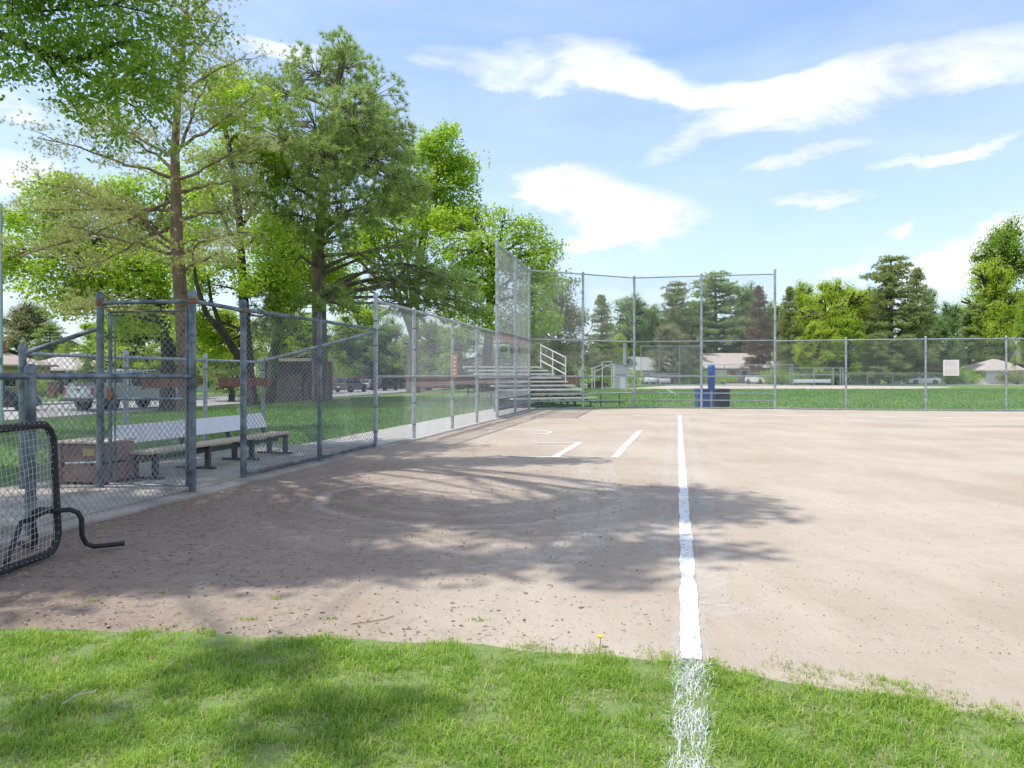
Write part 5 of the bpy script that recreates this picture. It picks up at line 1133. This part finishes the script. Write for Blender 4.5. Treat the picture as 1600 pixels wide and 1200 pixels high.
# ------------------------------------------------------------------ grass, weeds and litter
GB1 = leaf_mat('grass_blades', (.15, .34, .025), (.50, .64, .11), .5, .5, .35, .6, 3.6)
GLAWN = leaf_mat('lawn_blades', (.10, .22, .035), (.27, .43, .10), .45, .5, .3, .5, .35)
GDRY = leaf_mat('dry_grass_blades', (.34, .30, .15), (.48, .42, .26), .25, .7, .2, .2)
GWHT = leaf_mat('chalked_grass_blades', (.62, .66, .62), (.82, .83, .82), .15, .8, .1, .2)
def blades(name, P, h, w, rng, mat, lean=.5, parent=None):
    n = len(P); a = rng.uniform(0, 2*np.pi, n); d = np.stack([np.cos(a), np.sin(a), np.zeros(n)], 1); s = np.stack([-d[:, 1], d[:, 0], np.zeros(n)], 1)
    h = (h*rng.uniform(.45, 1.25, n))[:, None]; ln = (rng.uniform(.1, 1, n)*lean)[:, None]; w = (w*rng.uniform(.7, 1.3, n))[:, None]
    up = np.array([0, 0, 1.0]); m_ = P+up*h*.55+d*h*ln*.35; tip = P+up*h*(1-.35*ln)+d*h*ln
    V = np.stack([P-s*w*.5, P+s*w*.5, m_+s*w*.42, m_-s*w*.42, tip], 1).reshape(-1, 3); b = (np.arange(n)*5)[:, None]
    me = bpy.data.meshes.new(name); q = np.array([0, 1, 2, 3])+b; t = np.array([3, 2, 4])+b
    me.vertices.add(n*5); me.vertices.foreach_set('co', V.astype(np.float32).ravel()); me.loops.add(n*7); me.loops.foreach_set('vertex_index', np.concatenate([q.ravel(), t.ravel()]).astype(np.int32))
    me.polygons.add(2*n); me.polygons.foreach_set('loop_start', np.concatenate([np.arange(n)*4, n*4+np.arange(n)*3]).astype(np.int32)); me.polygons.foreach_set('loop_total', np.concatenate([np.full(n, 4), np.full(n, 3)]).astype(np.int32)); me.update(calc_edges=True)
    return link(name, me, mat, parent)
rng = np.random.default_rng(101)
def near_grass():
    n = 700000; x = rng.uniform(-4.2, 3.6, n); y = rng.uniform(1.3, 4.2, n)
    yf = np.interp(x, [p[0] for p in fr], [p[1] for p in fr])
    nz = np.array([noise.noise((a*5.5, b*5.5, 0))+.5*noise.noise((a*14, b*14, 4)) for a, b in zip(x[::8], y[::8])]).repeat(8)[:n] if False else None
    # cheap clumping from a noise grid
    gxs = np.linspace(-4.4, 3.8, 240); gys = np.linspace(1.1, 4.4, 110); grid = np.array([[noise.noise((a*4.5, b*4.5, 0))*.6+noise.noise((a*13, b*13, 4))*.45 for b in gys] for a in gxs])
    v = grid[np.clip(((x+4.4)/8.2*239).astype(int), 0, 239), np.clip(((y-1.1)/3.3*109).astype(int), 0, 109)]
    edge = yf+.02+.20*v+rng.exponential(.018, n)*np.sign(rng.normal(size=n))
    keep = (y < edge) & (rng.random(n) < (.60+1.2*v)*np.clip(.35+(edge-y)*3.2, .3, 1)) ; x, y, v, e = x[keep], y[keep], v[keep], (edge-y)[keep]
    fx = y*.2320; white = (np.abs(x-fx-.012*rng.normal(size=len(x))) < .055+.012*rng.random(len(x))) & (rng.random(len(x)) < .78)
    dry = (~white) & (rng.random(len(x)) < .06+.22*(v < -.10)+.25*(e < .04))
    hh = .034+.020*v
    for nm, m_, sel, lab in (('foreground_grass', GB1, ~white & ~dry, 'short green grass along the near edge of the infield'), ('dry_grass', GDRY, dry, 'straw coloured blades among the near grass'), ('chalked_grass', GWHT, white, 'grass whitened by the foul line chalk')):
        P = np.stack([x[sel], y[sel], np.zeros(sel.sum())], 1); o = blades(nm, P, hh[sel], .0032, rng, m_, 1.35); tag(o, lab, 'grass', kind='stuff')
near_grass()
xs = np.linspace(-8, 7, 60); V = []
for a in xs: V += [(a, -3, .004), (a, yfront(a)+.05+.10*noise.noise((a*4.5, 2, 0)), .004)]
tag(link('turf_thatch', np_mesh('turf_thatch', V, [(2*i, 2*i+2, 2*i+3, 2*i+1) for i in range(59)]), M('thatch', (.12, .22, .04), (.23, .25, .10), 30, .95, 0, .8, 90, contrast=(.35, .7))), kind='structure')
def lawn_tufts():
    n = 150000; y = 5+rng.uniform(0, 1, n)**1.3*40; x = rng.uniform(-22, 0, n); fx = FX(y)-1.6
    fx = np.where(y < 13, -4.99+.2*(y-7.83)-.25, fx); keep = (x < fx) & (x > -20.0+.144*(y-31.3)) & (x/y > -.72); x, y = x[keep], y[keep]
    z = np.array([terr(a, b) for a, b in zip(x, y)]); o = blades('lawn_grass', np.stack([x, y, z], 1), .05+.0008*y, .008+.0007*y, rng, GLAWN, .7); tag(o, 'longer grass standing up from the lawn behind the dugout', 'grass', kind='stuff')
    n = 70000; y = 28+rng.uniform(0, 1, n)**1.4*44; x = rng.uniform(-3, 50, n); keep = (y > np.interp(x, [p[0] for p in bk], [p[1] for p in bk])+.3) & (x/y < .75); x, y = x[keep], y[keep]
    o = blades('outfield_grass', np.stack([x, y, np.zeros(len(x))], 1), .05+.0006*y, .01+.0007*y, rng, GLAWN, .7); tag(o, 'mown grass of the second diamond behind the backstop', 'grass', kind='stuff')
lawn_tufts()
# crumbs of earth
def clods():
    n = 5200; y = 3.3+rng.uniform(0, 1, n)**2.0*12; u = rng.uniform(0, 1, n)**1.6; x = FX(y)+.12+u*8.5; keep = (y > np.interp(x, [p[0] for p in fr], [p[1] for p in fr])+.03) & (x < 6); x, y = x[keep], y[keep]; n = len(x)
    s = .0026+.006*rng.random(n)**3*(1.6-np.clip((x-FX(y))/5, 0, 1)); T = np.array([(1, 0, -.3), (-.6, .8, -.3), (-.5, -.9, -.3), (.1, 0, .8), (.3, .6, .35), (-.5, -.1, .4)])
    V = np.array([(a, b, dirt_z(a, b)+.001) for a, b in zip(x, y)])[:, None, :]+(T[None]+rng.normal(size=(n, 6, 3))*.25)*s[:, None, None]
    Fc = (np.array([(0, 1, 4), (1, 5, 4), (1, 2, 5), (2, 3, 5), (2, 0, 3), (0, 4, 3), (3, 4, 5), (0, 2, 1)])[None]+(np.arange(n)*6)[:, None, None]).reshape(-1, 3)
    tag(link('dirt_crumbs', np_mesh('dirt_crumbs', V.reshape(-1, 3), Fc), M('dark_earth_crumb', (.16, .12, .095), (.33, .27, .22), 40, .95)), 'small crumbs of earth scattered over the infield', 'dirt', kind='stuff')
    n = 5200; y = 3.45+rng.uniform(0, 1, n)**1.5*6.5; x = FX(y)+.13+rng.uniform(0, 1, n)**1.7*4.6; keep = y > np.interp(x, [p[0] for p in fr], [p[1] for p in fr])+.06; x, y = x[keep], y[keep]; n = len(x)
    s = .004+.011*rng.random(n)**2.5; V = np.array([(a, b, dirt_z(a, b)-.001) for a, b in zip(x, y)])[:, None, :]+(T[None]+rng.normal(size=(n, 6, 3))*.3)*np.array([1.4, 1, .55])*s[:, None, None]
    Fc = (np.array([(0, 1, 4), (1, 5, 4), (1, 2, 5), (2, 3, 5), (2, 0, 3), (0, 4, 3), (3, 4, 5), (0, 2, 1)])[None]+(np.arange(n)*6)[:, None, None]).reshape(-1, 3)
    tag(link('dirt_clods', np_mesh('dirt_clods', V.reshape(-1, 3), Fc, True), M('brown_clod', (.31, .245, .19), (.43, .355, .285), 25, .95)), 'low clods of trampled earth in front of the dugout', 'dirt', kind='stuff')
    n = 900; y = 3.5+rng.uniform(0, 1, n)**1.6*7; x = FX(y)+.15+rng.uniform(0, 1, n)**1.5*4.2; keep = y > np.interp(x, [p[0] for p in fr], [p[1] for p in fr])+.02; x, y = x[keep], y[keep]
    P = np.array([(a, b, dirt_z(a, b)+.006) for a, b in zip(x, y)]); V, Fq = leaf_faces(P, .026, rng, 2.5); tag(link('leaf_litter', np_mesh('leaf_litter', V, Fq), leaf_mat('fallen_leaf', (.12, .12, .05), (.24, .21, .13), .2)), 'scraps of fallen leaf on the dirt by the dugout', 'leaves', kind='stuff')
clods()
# weeds, twigs and one dandelion
for i, (px, py, lab) in enumerate(((147, 944, 'small grass weed on the dirt near the left edge'), (432, 939, 'flat green weed on the dirt left of centre'), (518, 970, 'bright green seedling on the dirt near the grass edge'), (748, 974, 'thin green weed right of the bright seedling'), (388, 972, 'small yellowish weed left of the bright seedling'), (252, 930, 'wilted pale weed on the shaded dirt'), (575, 800, 'weed sprouting well out on the shaded dirt'), (80, 780, 'weed by the pitching screen foot'), (160, 828, 'weed growing at the mow strip edge'))):
    g = G(px, py); g.z = dirt_z(g.x, g.y); t = thing('weed', lab, 'weed', g, group='weeds on the dirt'); P = np.stack([rng.normal(size=26)*.02, rng.normal(size=26)*.012, np.zeros(26)], 1); blades('leaves', P, np.full(26, .018), .005, rng, GB1, 1.3, t)
TW = M('dry_twig', (.20, .12, .08), (.32, .22, .15), 20, .9); PT = M('pale_twig', (.50, .44, .34), (.42, .36, .28), 20, .9)
for pts, r, m_, lab in (([(548, 980), (572, 977), (600, 973), (615, 968)], .0022, TW, 'thin brown twig lying on the dirt before the grass'), ([(418, 978), (424, 988), (434, 991)], .0022, PT, 'short pale curved twig on the dirt'), ([(97, 1120), (120, 1106), (150, 1099)], .0025, PT, 'pale dry stick lying in the grass at lower left'), ([(255, 1064), (262, 1058), (270, 1052)], .0018, PT, 'short straw stick in the shaded grass')):
    q = [G(*p) for p in pts]; q = [Vector((p.x, p.y, (dirt_z(p.x, p.y)+.006 if pts[0][1] < 1000 else .045))) for p in q]; t = thing('twig', lab, 'twig', q[0], group='fallen twigs')
    MB().tube(q, r, 6).build('stick', m_, t, world=True)
    MB().tube([q[1], q[1]+Vector((.02, .035, .012))], r*.6, 5).build('side_shoot', m_, t, world=True)
g = G(937, 1016); dn = thing('dandelion', 'single yellow dandelion at the edge of the grass', 'flower', (g.x, g.y, 0)); MB().tube([(0, 0, 0), (.004, 0, .03), (.002, .002, .055)], .0018, 6).build('stalk', GB1, dn); YF = M('dandelion_yellow', (.75, .50, .02), (.8, .58, .04), 60, .7); MB().lathe((.002, .002, .052), [(.003, 0), (.013, .005), (.012, .010), (.003, .012)], 12).build('flower_head', YF, dn)
for k in range(14): a = k*.449; MB().bar((.002, .002, .059), (.002+.017*math.cos(a), .002+.017*math.sin(a), .063), .005, .0015).build('petal', YF, dn)
